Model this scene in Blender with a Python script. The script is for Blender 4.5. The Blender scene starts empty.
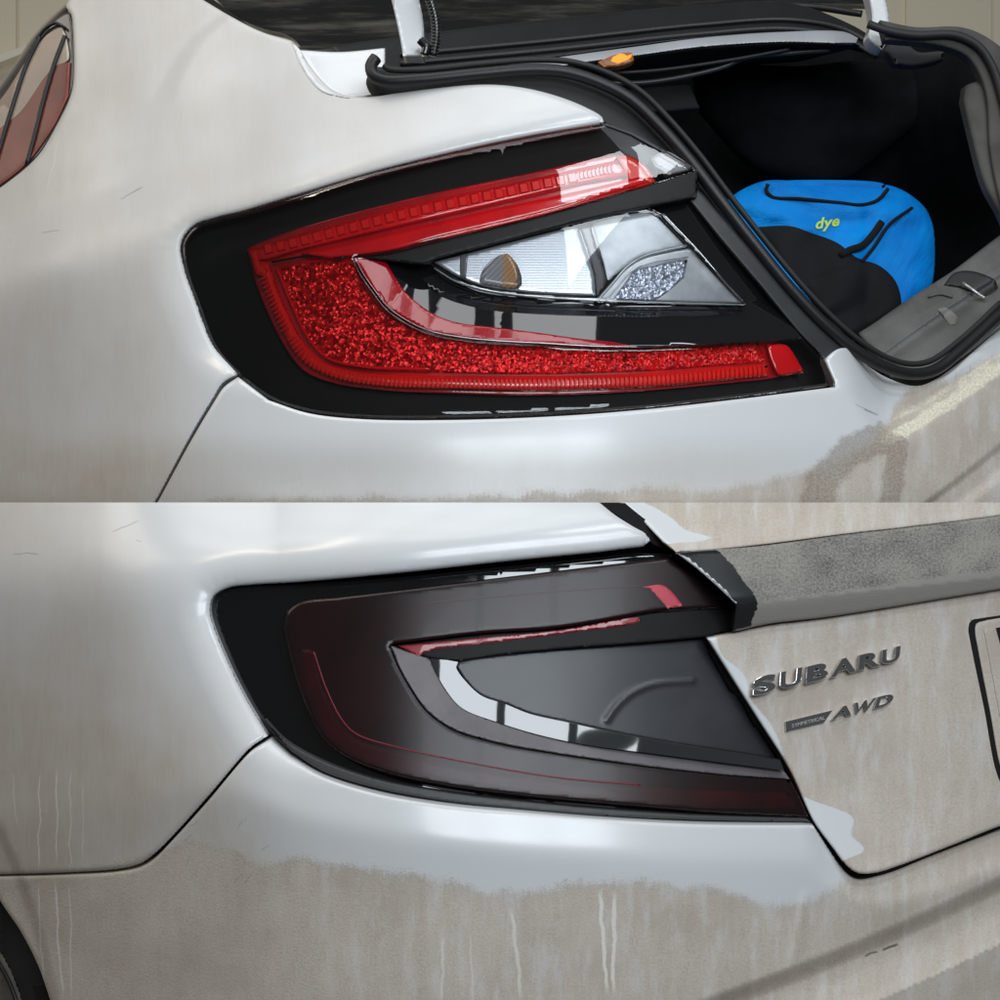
import bpy, math, random
import numpy as np
from mathutils import Vector
from mathutils.geometry import delaunay_2d_cdt

random.seed(7)
scene = bpy.context.scene
col = scene.collection
# ------------------------------------------------------------------ camera
D = 1.5                      # metres from the camera to the nearest bodywork
HOR = 502.5
cam_d = bpy.data.cameras.new('camera')
cam = bpy.data.objects.new('camera', cam_d)
col.objects.link(cam)
cam.location = (0, -D, 0)
cam.rotation_euler = (math.radians(90), 0, 0)
cam_d.sensor_width = 36
cam_d.lens = 36 * D / 1.0
cam_d.shift_y = 0.0025
cam_d.clip_start = 0.05
cam_d.clip_end = 60
scene.camera = cam
# ------------------------------------------------------------------ light
world = bpy.data.worlds.new('World')
scene.world = world
world.use_nodes = True
world.node_tree.nodes['Background'].inputs[0].default_value = (0.86, 0.88, 0.9, 1)
world.node_tree.nodes['Background'].inputs[1].default_value = 0.075


def area(name, loc, target, sx, sy, watts, color):
    l = bpy.data.lights.new(name, 'AREA')
    l.shape = 'RECTANGLE'
    l.size = sx
    l.size_y = sy
    l.energy = watts
    l.color = color
    o = bpy.data.objects.new(name, l)
    col.objects.link(o)
    o.location = loc
    o.rotation_euler = (Vector(target) - Vector(loc)).to_track_quat('-Z', 'Y').to_euler()
    return o


def window(name, loc, target, cols, rows, w, h, gap, watts, color):
    """grid of unseen lamp panes with gaps, added for light and reflections"""
    q = (Vector(target) - Vector(loc)).to_track_quat('-Z', 'Y')
    for i in range(cols):
        for j in range(rows):
            d = q @ Vector(((i - (cols - 1) / 2) * (w + gap), (j - (rows - 1) / 2) * (h + gap), 0))
            o = area(name, (0, 0, 1), (0, 0, 0), w, h, watts / cols / rows, color)
            o.location = Vector(loc) + d
            o.rotation_euler = q.to_euler()


window('front_fill_panes', (0.85, -2.2, 1.02), (0, 0.1, 0), 3, 2, .56, .46, .08, 44, (0.86, 0.94, 1.0))  # unseen panes added as front fill and to mirror in the gloss parts
window('lens_glint_panes', (1.3, -0.95, 1.9), (0, 0.2, 0), 2, 1, .5, .42, .08, 12, (0.88, 0.95, 1.0))  # unseen panes added for the sharp reflection on the upper lens
window('ceiling_light', (-0.35, -0.2, 3.0), (-0.25, -0.05, 0), 4, 3, .66, .46, .10, 33, (0.96, 0.98, 1.0))
area('left_fill_light', (-2.5, 0.1, 1.9), (-0.1, 0.2, 0), 1.5, 1.1, 13, (1.0, 0.93, 0.82))  # unseen warm area light added as soft fill from the left
area('ceiling_lamp', (-1.2, -0.5, 2.2), (-0.2, 0.2, 0), 0.12, 0.7, 5, (1.0, 0.86, 0.66))

vs = scene.view_settings
vs.view_transform = 'Standard'
vs.look = 'None'
vs.exposure = 0
vs.gamma = 1
scene.render.engine = 'CYCLES'
scene.cycles.use_denoising = True
scene.cycles.transparent_max_bounces = 16
scene.cycles.max_bounces = 8


# ------------------------------------------------------------------ geometry helpers
def P(px, py, y):
    """world point on the surface whose measured position is (px, py) mm at depth y"""
    s = (D + y) / D
    return np.stack([(px - 500) / 1000 * s, y + 0 * px, (HOR - py) / 1000 * s], -1)


def sm(a, b, x):
    t = np.clip((x - a) / (b - a), 0, 1)
    return t * t * (3 - 2 * t)


def sp(x, k):
    """soft max(x, 0) with softness k"""
    return np.where(x / k > 30, x, k * np.log1p(np.exp(np.clip(x / k, -60, 30))))


def ip(x, pts):
    """smooth curve through points, by x"""
    xs = np.array([p[0] for p in pts], float)
    ys = np.array([p[1] for p in pts], float)
    m = np.gradient(ys, xs)
    i = np.clip(np.searchsorted(xs, x) - 1, 0, len(xs) - 2)
    h = xs[i + 1] - xs[i]
    t = (x - xs[i]) / h
    tc = np.clip(t, 0, 1)
    r = ((2 * tc**3 - 3 * tc**2 + 1) * ys[i] + (tc**3 - 2 * tc**2 + tc) * h * m[i]
         + (-2 * tc**3 + 3 * tc**2) * ys[i + 1] + (tc**3 - tc**2) * h * m[i + 1])
    r = r + np.where(t < 0, t * h * m[0], 0) + np.where(t > 1, (t - 1) * h * m[-1], 0)
    return r


def cr(pts, step=4.0):
    """open Catmull-Rom through points"""
    p = [np.array(q, float) for q in pts]
    if len(p) == 1:
        return p
    if len(p) == 2:
        n = max(1, int(np.linalg.norm(p[1] - p[0]) / step))
        return [p[0] + (p[1] - p[0]) * k / n for k in range(n + 1)]
    p = [2 * p[0] - p[1]] + p + [2 * p[-1] - p[-2]]
    out = []
    for i in range(1, len(p) - 2):
        a, b, c, d = p[i - 1], p[i], p[i + 1], p[i + 2]
        t0 = 0
        t1 = t0 + max(1e-3, np.linalg.norm(b - a)) ** .5
        t2 = t1 + max(1e-3, np.linalg.norm(c - b)) ** .5
        t3 = t2 + max(1e-3, np.linalg.norm(d - c)) ** .5
        n = max(1, int(np.linalg.norm(c - b) / step))
        for k in range(n):
            t = t1 + (t2 - t1) * k / n
            A1 = (t1 - t) / (t1 - t0) * a + (t - t0) / (t1 - t0) * b
            A2 = (t2 - t) / (t2 - t1) * b + (t - t1) / (t2 - t1) * c
            A3 = (t3 - t) / (t3 - t2) * c + (t - t2) / (t3 - t2) * d
            B1 = (t2 - t) / (t2 - t0) * A1 + (t - t0) / (t2 - t0) * A2
            B2 = (t3 - t) / (t3 - t1) * A2 + (t - t1) / (t3 - t1) * A3
            out.append((t2 - t) / (t2 - t1) * B1 + (t - t1) / (t2 - t1) * B2)
    out.append(p[-2])
    return out


def outline(*segs, step=4.0):
    """closed outline from smooth runs that meet in corners"""
    pts = []
    n = len(segs)
    for i, s in enumerate(segs):
        run = cr(s, step)
        nxt = segs[(i + 1) % n][0]
        pts += run
        g = np.array(nxt, float) - run[-1]
        L = np.linalg.norm(g)
        k = int(L / step)
        for j in range(1, k):
            pts.append(run[-1] + g * j / k)
    out = [pts[0]]
    for q in pts[1:]:
        if np.linalg.norm(q - out[-1]) > 0.25:
            out.append(q)
    if np.linalg.norm(out[0] - out[-1]) <= 0.25:
        out.pop()
    return np.array(out)


def seg_dist(pts, a, b):
    """distance from points (n,2) to segments a-b (m,2), chunked; also the nearest"""
    res = np.full(len(pts), 1e9)
    for k in range(0, len(pts), 4000):
        q = pts[k:k + 4000, None, :]
        ab = b - a
        t = np.clip(((q - a) * ab).sum(-1) / np.maximum((ab * ab).sum(-1), 1e-9), 0, 1)
        d = np.sqrt((((a + ab * t[..., None]) - q) ** 2).sum(-1))
        res[k:k + 4000] = d.min(1)
    return res


def poly_dist(px, py, poly, closed=True):
    pts = np.stack([np.ravel(px), np.ravel(py)], -1).astype(float)
    a = np.array(poly, float)
    b = np.roll(a, -1, 0)
    if not closed:
        a, b = a[:-1], b[:-1]
    return seg_dist(pts, a, b).reshape(np.shape(px))


def inside(pts, poly):
    a = poly
    b = np.roll(poly, -1, 0)
    res = np.zeros(len(pts), bool)
    for k in range(0, len(pts), 4000):
        x = pts[k:k + 4000, 0:1]
        y = pts[k:k + 4000, 1:2]
        c = ((a[:, 1] > y) != (b[:, 1] > y))
        xx = (b[:, 0] - a[:, 0]) * (y - a[:, 1]) / np.where(b[:, 1] == a[:, 1], 1e-9, b[:, 1] - a[:, 1]) + a[:, 0]
        res[k:k + 4000] = ((c & (x < xx)).sum(1) % 2) == 1
    return res


def link(name, me, mat, parent=None, label=None, kind=None):
    o = bpy.data.objects.new(name, me)
    col.objects.link(o)
    if mat is not None:
        me.materials.append(mat)
    if parent is not None:
        o.parent = parent
        o.matrix_parent_inverse = parent.matrix_world.inverted()
    if label:
        o['label'] = label
    if kind:
        o['kind'] = kind
    return o


def thing(name, label, cat, loc, group=None):
    o = bpy.data.objects.new(name, None)
    col.objects.link(o)
    o.location = loc
    o.empty_display_size = 0.05
    o['label'] = label
    o['category'] = cat
    if group:
        o['group'] = group
    bpy.context.view_layer.update()
    return o


def panel(name, poly, f, mat, parent=None, off=0.0, roll=4.0, thick=0.02, step=6.0, attrs=None,
          label=None, kind=None, hole=None):
    """a pressed sheet: outline in surface millimetres, depth f(px,py), rolled edge, real thickness"""
    n = len(poly)
    nxt = np.roll(poly, -1, 0)
    area2 = (poly[:, 0] * nxt[:, 1] - nxt[:, 0] * poly[:, 1]).sum()
    if area2 < 0:
        poly = poly[::-1].copy()
        nxt = np.roll(poly, -1, 0)

    def cut(q):
        return (abs(q[:, 1] - HOR) < 0.01) | (q[:, 0] < -20) | (q[:, 0] > 1020) | (q[:, 1] < -20) | (q[:, 1] > 1020)
    hard = cut(poly) & cut(nxt)
    A, B = poly[~hard], nxt[~hard]
    R = max(roll, 0.01)

    def depth(px, py):
        y = f(px, py) + off
        if roll > 0 and len(A):
            d = seg_dist(np.stack([px, py], -1), A, B)
            t = np.clip((R - d) / R, 0, 1)
            y = y + R / 1000 * (1 - np.sqrt(np.clip(1 - t * t, 0, 1)))
        return y
    x0, y0 = poly.min(0)
    x1, y1 = poly.max(0)
    gx = np.arange(x0 + step * .5, x1, step)
    gy = np.arange(y0 + step * .5, y1, step * .87)
    X, Y = np.meshgrid(gx, gy)
    X = X + (np.arange(len(gy)) % 2)[:, None] * step * .5
    g = np.stack([X.ravel(), Y.ravel()], -1)
    g = g[inside(g, poly)]
    dd = seg_dist(g, poly, nxt)
    if roll > 0:
        g = g[dd > max(roll * 1.0, step * .45)]
    else:
        g = g[dd > step * .45]
    extra = []
    if roll > 0:
        tan = np.roll(poly, -1, 0) - np.roll(poly, 1, 0)
        tan /= np.maximum(np.linalg.norm(tan, axis=1, keepdims=True), 1e-9)
        nrm = np.stack([-tan[:, 1], tan[:, 0]], -1)
        for r in ((0.012, 0.045, 0.12, 0.3, 0.55, 0.85) if roll > 12 else (0.12, 0.3, 0.55, 0.85)):
            q = poly + nrm * roll * r
            q = q[inside(q, poly)]
            if len(q):
                q = q[seg_dist(q, poly, nxt) > roll * r * .93]
                extra.append(q)
    pts = np.concatenate([poly] + extra + [g])
    vs_, es_, fs_, *_ = delaunay_2d_cdt([Vector(p) for p in pts], [], [list(range(n))], 1, 1e-5, False)
    v2 = np.array([(v.x, v.y) for v in vs_])
    tri = [tuple(t)[:3] for t in fs_]
    cen2 = v2[np.array(tri)].mean(1)
    fs_ = [t for t, k in zip(tri, inside(cen2, poly)) if k]
    eps = 0.35
    px, py = v2[:, 0], v2[:, 1]
    # keep the roll from degenerating on the very rim
    y = depth(px, py)
    W = P(px, py, y)
    Wx = P(px + eps, py, depth(px + eps, py)) - W
    Wy = P(px, py + eps, depth(px, py + eps)) - W
    N = np.cross(Wx, Wy)
    N /= np.maximum(np.linalg.norm(N, axis=1, keepdims=True), 1e-12)
    flip = (N * (W - np.array([0, -D, 0]))).sum(-1) > 0
    N[flip] *= -1
    faces = []
    for t in fs_:
        a, b, c = (W[k] for k in t[:3])
        m = np.cross(b - a, c - a)
        faces.append(tuple(t) if np.dot(m, N[t[0]]) > 0 else tuple(reversed(t)))
    nv = len(W)
    # skirt
    key = {(round(p[0], 3), round(p[1], 3)): i for i, p in enumerate(v2)}
    ring = [key.get((round(float(np.float32(p[0])), 3), round(float(np.float32(p[1])), 3))) for p in poly]
    ring = [int(np.argmin(((v2 - p) ** 2).sum(1))) if r is None else r for r, p in zip(ring, poly)]
    SW = [W[r] for r in ring]
    tan = np.roll(np.array(SW), -1, 0) - np.roll(np.array(SW), 1, 0)
    tan /= np.maximum(np.linalg.norm(tan, axis=1, keepdims=True), 1e-9)
    SN = np.cross(tan, np.array([0, 1.0, 0]))
    SN /= np.maximum(np.linalg.norm(SN, axis=1, keepdims=True), 1e-9)
    cen = np.array(SW)
    # outward test in the plane
    tn = np.roll(poly, -1, 0) - np.roll(poly, 1, 0)
    outx = tn[:, 1]
    sgn = np.sign(SN[:, 0] * outx + SN[:, 2] * tn[:, 0])
    sgn[sgn == 0] = 1
    SN = SN * sgn[:, None]
    back = cen + np.array([0, thick, 0])
    allv = np.concatenate([W, cen, back])
    alln = np.concatenate([N, SN, SN])
    uvp = np.concatenate([v2, poly, poly])
    for i in range(n):
        j = (i + 1) % n
        a, b, c, d = nv + i, nv + j, nv + n + j, nv + n + i
        m = np.cross(allv[b] - allv[a], allv[d] - allv[a])
        faces.append((a, b, c, d) if np.dot(m, SN[i]) > 0 else (d, c, b, a))
    me = bpy.data.meshes.new(name)
    me.from_pydata([tuple(v) for v in allv], [], faces)
    me.update()
    uv = me.uv_layers.new(name='UVMap')
    li = np.zeros(len(me.loops), np.int32)
    me.loops.foreach_get('vertex_index', li)
    uv.data.foreach_set('uv', (uvp[li] / 1000).astype(np.float32).ravel())
    if attrs:
        for k, fn in attrs.items():
            at = me.attributes.new(k, 'FLOAT', 'POINT')
            at.data.foreach_set('value', np.asarray(fn(uvp[:, 0], uvp[:, 1]), np.float32) * np.ones(len(uvp), np.float32))
    me.polygons.foreach_set('use_smooth', [True] * len(me.polygons))
    me.normals_split_custom_set_from_vertices([tuple(v) for v in alln])
    return link(name, me, mat, parent, label, kind)


def tube_pts(path, rad, seg=12, cap=True, squash=None):
    """sweep a round section along 3-D points; returns verts, faces"""
    p = np.array(path, float)
    n = len(p)
    T = np.gradient(p, axis=0)
    T /= np.maximum(np.linalg.norm(T, axis=1, keepdims=True), 1e-9)
    ref = np.array([0, 1.0, 0])
    verts, faces = [], []
    r = np.ones(n) * rad if np.isscalar(rad) else np.array(rad)
    for i in range(n):
        u = np.cross(T[i], ref)
        u /= max(np.linalg.norm(u), 1e-9)
        w = np.cross(u, T[i])
        for k in range(seg):
            a = 2 * math.pi * k / seg
            verts.append(p[i] + r[i] * (math.cos(a) * u + math.sin(a) * w * (squash or 1)))
    for i in range(n - 1):
        for k in range(seg):
            a = i * seg + k
            b = i * seg + (k + 1) % seg
            faces.append((a, b, b + seg, a + seg))
    if cap:
        faces.append(tuple(range(seg))[::-1])
        faces.append(tuple((n - 1) * seg + k for k in range(seg)))
    return verts, faces


def mesh_obj(name, verts, faces, mat, parent=None, smooth=True, label=None, kind=None, bevel=0):
    me = bpy.data.meshes.new(name)
    me.from_pydata([tuple(map(float, v)) for v in verts], [], faces)
    me.update()
    if smooth:
        me.polygons.foreach_set('use_smooth', [True] * len(me.polygons))
    o = link(name, me, mat, parent, label, kind)
    if bevel:
        m = o.modifiers.new('bevel', 'BEVEL')
        m.width = bevel
        m.segments = 2
    return o


def tube_on(name, pts, rad, f, mat, parent=None, off=0.0, step=4.0, seg=12, squash=None, **kw):
    q = np.array(cr(pts, step))
    y = f(q[:, 0], q[:, 1]) + off
    v, fc = tube_pts(P(q[:, 0], q[:, 1], y), rad, seg, True, squash)
    return mesh_obj(name, v, fc, mat, parent, **kw)


def tube_3d(name, pts3, rad, mat, parent=None, step=0.004, seg=12, **kw):
    """pts3: (px, py, depth)"""
    q = np.array(pts3, float)
    t = np.linspace(0, 1, len(q))
    n = 12 * len(q)
    tt = np.linspace(0, 1, n)
    qq = np.stack([ip(tt, list(zip(t, q[:, k]))) for k in range(3)], -1)
    v, fc = tube_pts(P(qq[:, 0], qq[:, 1], qq[:, 2]), rad, seg)
    return mesh_obj(name, v, fc, mat, parent, **kw)


def quad_px(name, pts, mat, parent=None, thick=0.01, **kw):
    """flat-faced solid through (px,py,y) corners, extruded back"""
    q = np.array(pts, float)
    F = P(q[:, 0], q[:, 1], q[:, 2])
    B = F + np.array([0, thick, 0])
    n = len(F)
    faces = [tuple(range(n)), tuple(range(2 * n - 1, n - 1, -1))]
    for i in range(n):
        j = (i + 1) % n
        faces.append((i, i + n, j + n, j))
    return mesh_obj(name, list(F) + list(B), faces, mat, parent, smooth=False, **kw)


# ------------------------------------------------------------------ material helpers
class NT:
    def __init__(s, name):
        s.m = bpy.data.materials.new(name)
        s.m.use_nodes = True
        s.t = s.m.node_tree
        s.t.nodes.clear()
        s.out = s.t.nodes.new('ShaderNodeOutputMaterial')

    def n(s, kind, **kw):
        nd = s.t.nodes.new(kind)
        for k, v in kw.items():
            if k in nd.inputs.keys():
                s.set(nd.inputs[k], v)
            else:
                setattr(nd, k, v)
        return nd

    def set(s, sock, v):
        if isinstance(v, bpy.types.NodeSocket):
            s.t.links.new(v, sock)
        else:
            if hasattr(sock.default_value, '__len__') and not isinstance(v, str) and len(sock.default_value) == 4 and len(v) == 3:
                v = (*v, 1)
            sock.default_value = v

    def math(s, op, a, b=None, c=None, clamp=False):
        nd = s.t.nodes.new('ShaderNodeMath')
        nd.operation = op
        nd.use_clamp = clamp
        for i, v in enumerate((a, b, c)):
            if v is not None:
                s.set(nd.inputs[i], v)
        return nd.outputs[0]

    def mix(s, f, a, b):
        nd = s.t.nodes.new('ShaderNodeMix')
        nd.data_type = 'RGBA'
        s.set(nd.inputs['Factor'], f)
        s.set(nd.inputs[6], a)
        s.set(nd.inputs[7], b)
        return nd.outputs[2]

    def uv(s):
        return s.t.nodes.new('ShaderNodeTexCoord').outputs['UV']

    def noise(s, scale, detail=4, vec=None, stretch=None, rough=.55, dist=0):
        v = vec if vec is not None else s.uv()
        if stretch:
            mp = s.n('ShaderNodeMapping')
            s.t.links.new(v, mp.inputs[0])
            mp.inputs['Scale'].default_value = stretch
            v = mp.outputs[0]
        nd = s.n('ShaderNodeTexNoise', Scale=scale, Detail=detail, Roughness=rough, Distortion=dist)
        s.t.links.new(v, nd.inputs['Vector'])
        return nd.outputs['Fac']

    def ramp(s, f, lo, hi, a=0.0, b=1.0):
        nd = s.n('ShaderNodeMapRange')
        nd.clamp = True
        nd.interpolation_type = 'SMOOTHSTEP'
        s.set(nd.inputs['Value'], f)
        for k, v in (('From Min', lo), ('From Max', hi), ('To Min', a), ('To Max', b)):
            nd.inputs[k].default_value = v
        return nd.outputs['Result']

    def attr(s, name):
        nd = s.t.nodes.new('ShaderNodeAttribute')
        nd.attribute_name = name
        return nd.outputs['Fac']

    def bump(s, h, strength=.3, dist=.001, normal=None):
        nd = s.n('ShaderNodeBump', Strength=strength, Distance=dist, Height=h)
        if normal is not None:
            s.t.links.new(normal, nd.inputs['Normal'])
        return nd.outputs[0]

    def seg(s, x, y, a, b, w, soft=.5):
        """1 on a thin mark from a to b (mm), w wide"""
        ax, ay = a
        bx, by = b
        L = math.hypot(bx - ax, by - ay)
        ux, uy = (bx - ax) / L, (by - ay) / L
        dx = s.math('SUBTRACT', x, ax)
        dy = s.math('SUBTRACT', y, ay)
        t = s.math('ADD', s.math('MULTIPLY', dx, ux), s.math('MULTIPLY', dy, uy))
        r = s.math('ABSOLUTE', s.math('SUBTRACT', s.math('MULTIPLY', dy, ux), s.math('MULTIPLY', dx, uy)))
        e = s.math('MULTIPLY', s.ramp(t, 0, L * .15), s.ramp(t, L * .8, L, 1, 0))
        return s.math('MULTIPLY', s.ramp(r, w * soft, w, 1, 0), e)

    def finish(s, shader):
        s.t.links.new(shader, s.out.inputs[0])
        return s.m


def simple(name, color, rough=.5, metallic=0.0, coat=0.0, spec=.5, grain=0.0, gscale=300, var=0.0, sheen=0, coat_rough=.03):
    t = NT(name)
    c = color
    if var:
        nz = t.noise(18, 5)
        c = t.mix(t.ramp(nz, .3, .7), tuple(x * (1 - var) for x in color), tuple(min(1, x * (1 + var)) for x in color))
    b = t.n('ShaderNodeBsdfPrincipled')
    t.set(b.inputs['Base Color'], c)
    b.inputs['Roughness'].default_value = rough
    b.inputs['Metallic'].default_value = metallic
    b.inputs['Coat Weight'].default_value = coat
    b.inputs['Coat Roughness'].default_value = coat_rough
    b.inputs['Specular IOR Level'].default_value = spec
    b.inputs['Sheen Weight'].default_value = sheen
    if grain:
        g = t.noise(gscale, 3, vec=t.n('ShaderNodeTexCoord').outputs['Object'])
        t.t.links.new(t.bump(g, grain, .0008), b.inputs['Normal'])
    return t.finish(b.outputs[0])


def paint(name, base, marks=(), lights=()):
    """white clear-coated car paint under road film and dried slush; 'dirt' and 'film' are painted on the mesh"""
    t = NT(name)
    uv = t.uv()
    sep = t.n('ShaderNodeSeparateXYZ')
    t.t.links.new(uv, sep.inputs[0])
    n1 = t.noise(38, 6, uv, rough=.65)
    n2 = t.noise(420, 3, uv, rough=.7)
    n3 = t.noise(9, 4, uv)
    st = t.noise(1, 4, uv, stretch=(70, 9, 1), rough=.7)
    st2 = t.noise(1, 3, uv, stretch=(420, 30, 1), rough=.6)
    d = t.attr('dirt')
    e = t.math('ADD', d, t.math('MULTIPLY', t.math('SUBTRACT', n1, .5), .34))
    e = t.math('ADD', e, t.math('MULTIPLY', t.math('SUBTRACT', n2, .5), .30))
    e = t.math('ADD', e, t.math('MULTIPLY', t.math('SUBTRACT', st2, .5), .22))
    e = t.math('ADD', e, t.math('MULTIPLY', t.math('SUBTRACT', n3, .5), .5))
    n4 = t.noise(110, 5, uv, rough=.75)
    m = t.ramp(e, -.12, .14)
    speck = t.ramp(n2, .38, .62)
    dc = t.mix(t.ramp(st, .3, .7), (.50, .42, .345), (.59, .51, .43))
    dc = t.mix(t.math('MULTIPLY', speck, .55), dc, (.70, .65, .58))
    dc = t.mix(t.ramp(n4, .42, .62, 0, .5), dc, (.62, .56, .49))
    dc = t.mix(t.ramp(n3, .4, .7, 0, .5), dc, (.42, .35, .29))
    # fine line of darker silt that gathers at the wiped rim
    rim = t.math('MULTIPLY', t.ramp(e, -.03, .03), t.ramp(e, .04, .14, 1, 0))
    dc = t.mix(t.math('MULTIPLY', rim, .22), dc, (.22, .19, .16))
    film = t.attr('film')
    fm = t.math('MULTIPLY', film, t.ramp(t.math('ADD', n3, t.math('MULTIPLY', st, .35)), .35, .95, .55, 1.0))
    fc = t.mix(t.ramp(st2, .35, .65), (.50, .43, .355), (.53, .46, .38))
    c = t.mix(fm, base, fc)
    m2 = t.math('MULTIPLY', m, t.math('MULTIPLY', t.ramp(n2, .2, .5, .82, 1.0), t.ramp(t.noise(1, 5, uv, stretch=(60, 14, 1), rough=.7), .30, .55, .62, 1.0)))
    c = t.mix(m2, c, dc)
    x = t.math('MULTIPLY', sep.outputs[0], 1000)
    y = t.math('MULTIPLY', sep.outputs[1], 1000)
    wob = t.math('MULTIPLY', t.math('SUBTRACT', t.noise(30, 3, uv), .5), 9)
    xw = t.math('ADD', x, wob)
    for (a, b_, w, s) in marks:
        c = t.mix(t.math('MULTIPLY', t.seg(xw, t.math('ADD', y, wob), a, b_, w * .8), s * .55), c, (.10, .085, .07))
    for (a, b_, w, s) in lights:
        c = t.mix(t.math('MULTIPLY', t.seg(xw, y, a, b_, w), s), c, (.86, .83, .77))
    cr_ = t.math('ADD', t.attr('crust'), t.math('MULTIPLY', t.math('SUBTRACT', t.noise(70, 5, uv, rough=.7), .5), 1.1))
    cm = t.ramp(cr_, .18, .50)
    c = t.mix(cm, c, t.mix(t.ramp(n2, .3, .7), (.62, .56, .42), (.90, .84, .70)))
    wt_ = t.math('ADD', t.attr('wet'), t.math('MULTIPLY', t.math('SUBTRACT', t.noise(55, 5, uv, rough=.75), .5), .8))
    wm = t.ramp(wt_, .35, .60)
    c = t.mix(t.math('MULTIPLY', wm, .6), c, t.mix(t.ramp(n2, .35, .65), (.20, .155, .115), (.40, .33, .27)))
    b = t.n('ShaderNodeBsdfPrincipled')
    t.set(b.inputs['Base Color'], c)
    tot = t.math('MAXIMUM', m2, t.math('MULTIPLY', fm, .75))
    t.set(b.inputs['Roughness'], t.ramp(tot, 0, 1, .28, .9))
    t.set(b.inputs['Coat Weight'], t.ramp(tot, 0, .9, .7, .05))
    t.set(b.inputs['Coat Roughness'], t.ramp(tot, 0, .8, .17, .5))
    t.set(b.inputs['Specular IOR Level'], t.ramp(tot, 0, 1, .5, .25))
    h = t.math('ADD', t.math('MULTIPLY', m2, t.math('ADD', n2, t.math('MULTIPLY', n1, .6))), t.math('MULTIPLY', cr_, t.math('MULTIPLY', cm, 2.5)))
    t.t.links.new(t.bump(h, .3, .0012), b.inputs['Normal'])
    return t.finish(b.outputs[0])


def lens_mat(name, tint=(1, 1, 1), rough=0.0, ior=1.5, spec_col=(1, 1, 1), body=None, body_fac=0.0, body_rough=.4):
    """thin clear or filmed plastic: what is under it shows, its face mirrors by angle"""
    t = NT(name)
    tr = t.n('ShaderNodeBsdfTransparent', Color=tint)
    base = tr.outputs[0]
    if body:
        nz = t.noise(25, 4)
        p = t.n('ShaderNodeBsdfPrincipled')
        t.set(p.inputs['Base Color'], t.mix(t.ramp(nz, .35, .65), body, tuple(v * 1.25 for v in body)))
        p.inputs['Roughness'].default_value = body_rough
        p.inputs['Specular IOR Level'].default_value = .7
        mx = t.n('ShaderNodeMixShader', Fac=body_fac)
        t.t.links.new(base, mx.inputs[1])
        t.t.links.new(p.outputs[0], mx.inputs[2])
        base = mx.outputs[0]
        if body_fac >= .3:
            return t.finish(base)
    gl = t.n('ShaderNodeBsdfGlossy', Color=spec_col, Roughness=rough)
    fr = t.n('ShaderNodeFresnel', IOR=ior)
    mx = t.n('ShaderNodeMixShader')
    t.t.links.new(fr.outputs[0], mx.inputs[0])
    t.t.links.new(base, mx.inputs[1])
    t.t.links.new(gl.outputs[0], mx.inputs[2])
    return t.finish(mx.outputs[0])


def glitter(name, c0, c1, scale=230, rough=.12, metallic=.75, strength=1.0, stretch=None):
    t = NT(name)
    v = t.uv()
    if stretch:
        mp = t.n('ShaderNodeMapping')
        t.t.links.new(v, mp.inputs[0])
        mp.inputs['Scale'].default_value = stretch
        v = mp.outputs[0]
    vo = t.n('ShaderNodeTexVoronoi', Scale=scale, Randomness=1.0)
    t.t.links.new(v, vo.inputs['Vector'])
    vo2 = t.n('ShaderNodeTexVoronoi', Scale=scale * 2.1)
    t.t.links.new(v, vo2.inputs['Vector'])
    h = t.math('ADD', vo.outputs['Distance'], t.math('MULTIPLY', vo2.outputs['Distance'], .5))
    sepc = t.n('ShaderNodeSeparateColor')
    t.t.links.new(vo.outputs['Color'], sepc.inputs[0])
    b = t.n('ShaderNodeBsdfPrincipled')
    c = t.mix(t.ramp(sepc.outputs[0], .1, .9), c0, c1)
    t.set(b.inputs['Base Color'], c)
    b.inputs['Metallic'].default_value = metallic
    b.inputs['Roughness'].default_value = rough
    # each facet is tipped its own way
    geo = t.n('ShaderNodeNewGeometry')
    vm = t.n('ShaderNodeVectorMath', operation='SUBTRACT')
    t.t.links.new(vo.outputs['Color'], vm.inputs[0])
    vm.inputs[1].default_value = (.5, .5, .5)
    vs2 = t.n('ShaderNodeVectorMath', operation='SCALE')
    t.t.links.new(vm.outputs[0], vs2.inputs[0])
    vs2.inputs['Scale'].default_value = 1.1 * strength
    va = t.n('ShaderNodeVectorMath', operation='ADD')
    t.t.links.new(vs2.outputs[0], va.inputs[0])
    t.t.links.new(geo.outputs['Normal'], va.inputs[1])
    vn = t.n('ShaderNodeVectorMath', operation='NORMALIZE')
    t.t.links.new(va.outputs[0], vn.inputs[0])
    t.t.links.new(t.bump(h, .6 * strength, .002, vn.outputs[0]), b.inputs['Normal'])
    return t.finish(b.outputs[0])


WHITE = (.77, .79, .81)
M_black_gloss = simple('black_gloss_plastic', (.006, .006, .007), .08, coat=1)
M_black_in = simple('black_housing', (.004, .004, .004), .35)
M_rubber = simple('black_rubber', (.012, .012, .013), .42, grain=.25, gscale=900, var=.2)
M_rubber2 = simple('matt_rubber', (.018, .019, .018), .6, grain=.3, gscale=700, var=.2)
M_strip = simple('grey_plastic_strip', (.035, .037, .038), .42, grain=.15, gscale=1200, var=.15)
M_dark = simple('cavity_black', (.003, .003, .003), .9)
M_carpet = simple('boot_carpet', (.006, .006, .007), .95, spec=.1, grain=.8, gscale=900, var=.4, sheen=.05)
M_red_gloss = simple('red_plastic', (.80, .004, .010), .2, coat=1, var=.15)
M_red_deep = simple('deep_red_plastic', (.50, .002, .008), .25, coat=1, var=.25)
M_red_guide = simple('red_light_guide', (.95, .012, .008), .3, coat=1, var=.1)
M_red_glit = glitter('red_crystal_reflector', (.42, .001, .005), (1.0, .012, .012), 330, .18, .45, .8)
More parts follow.
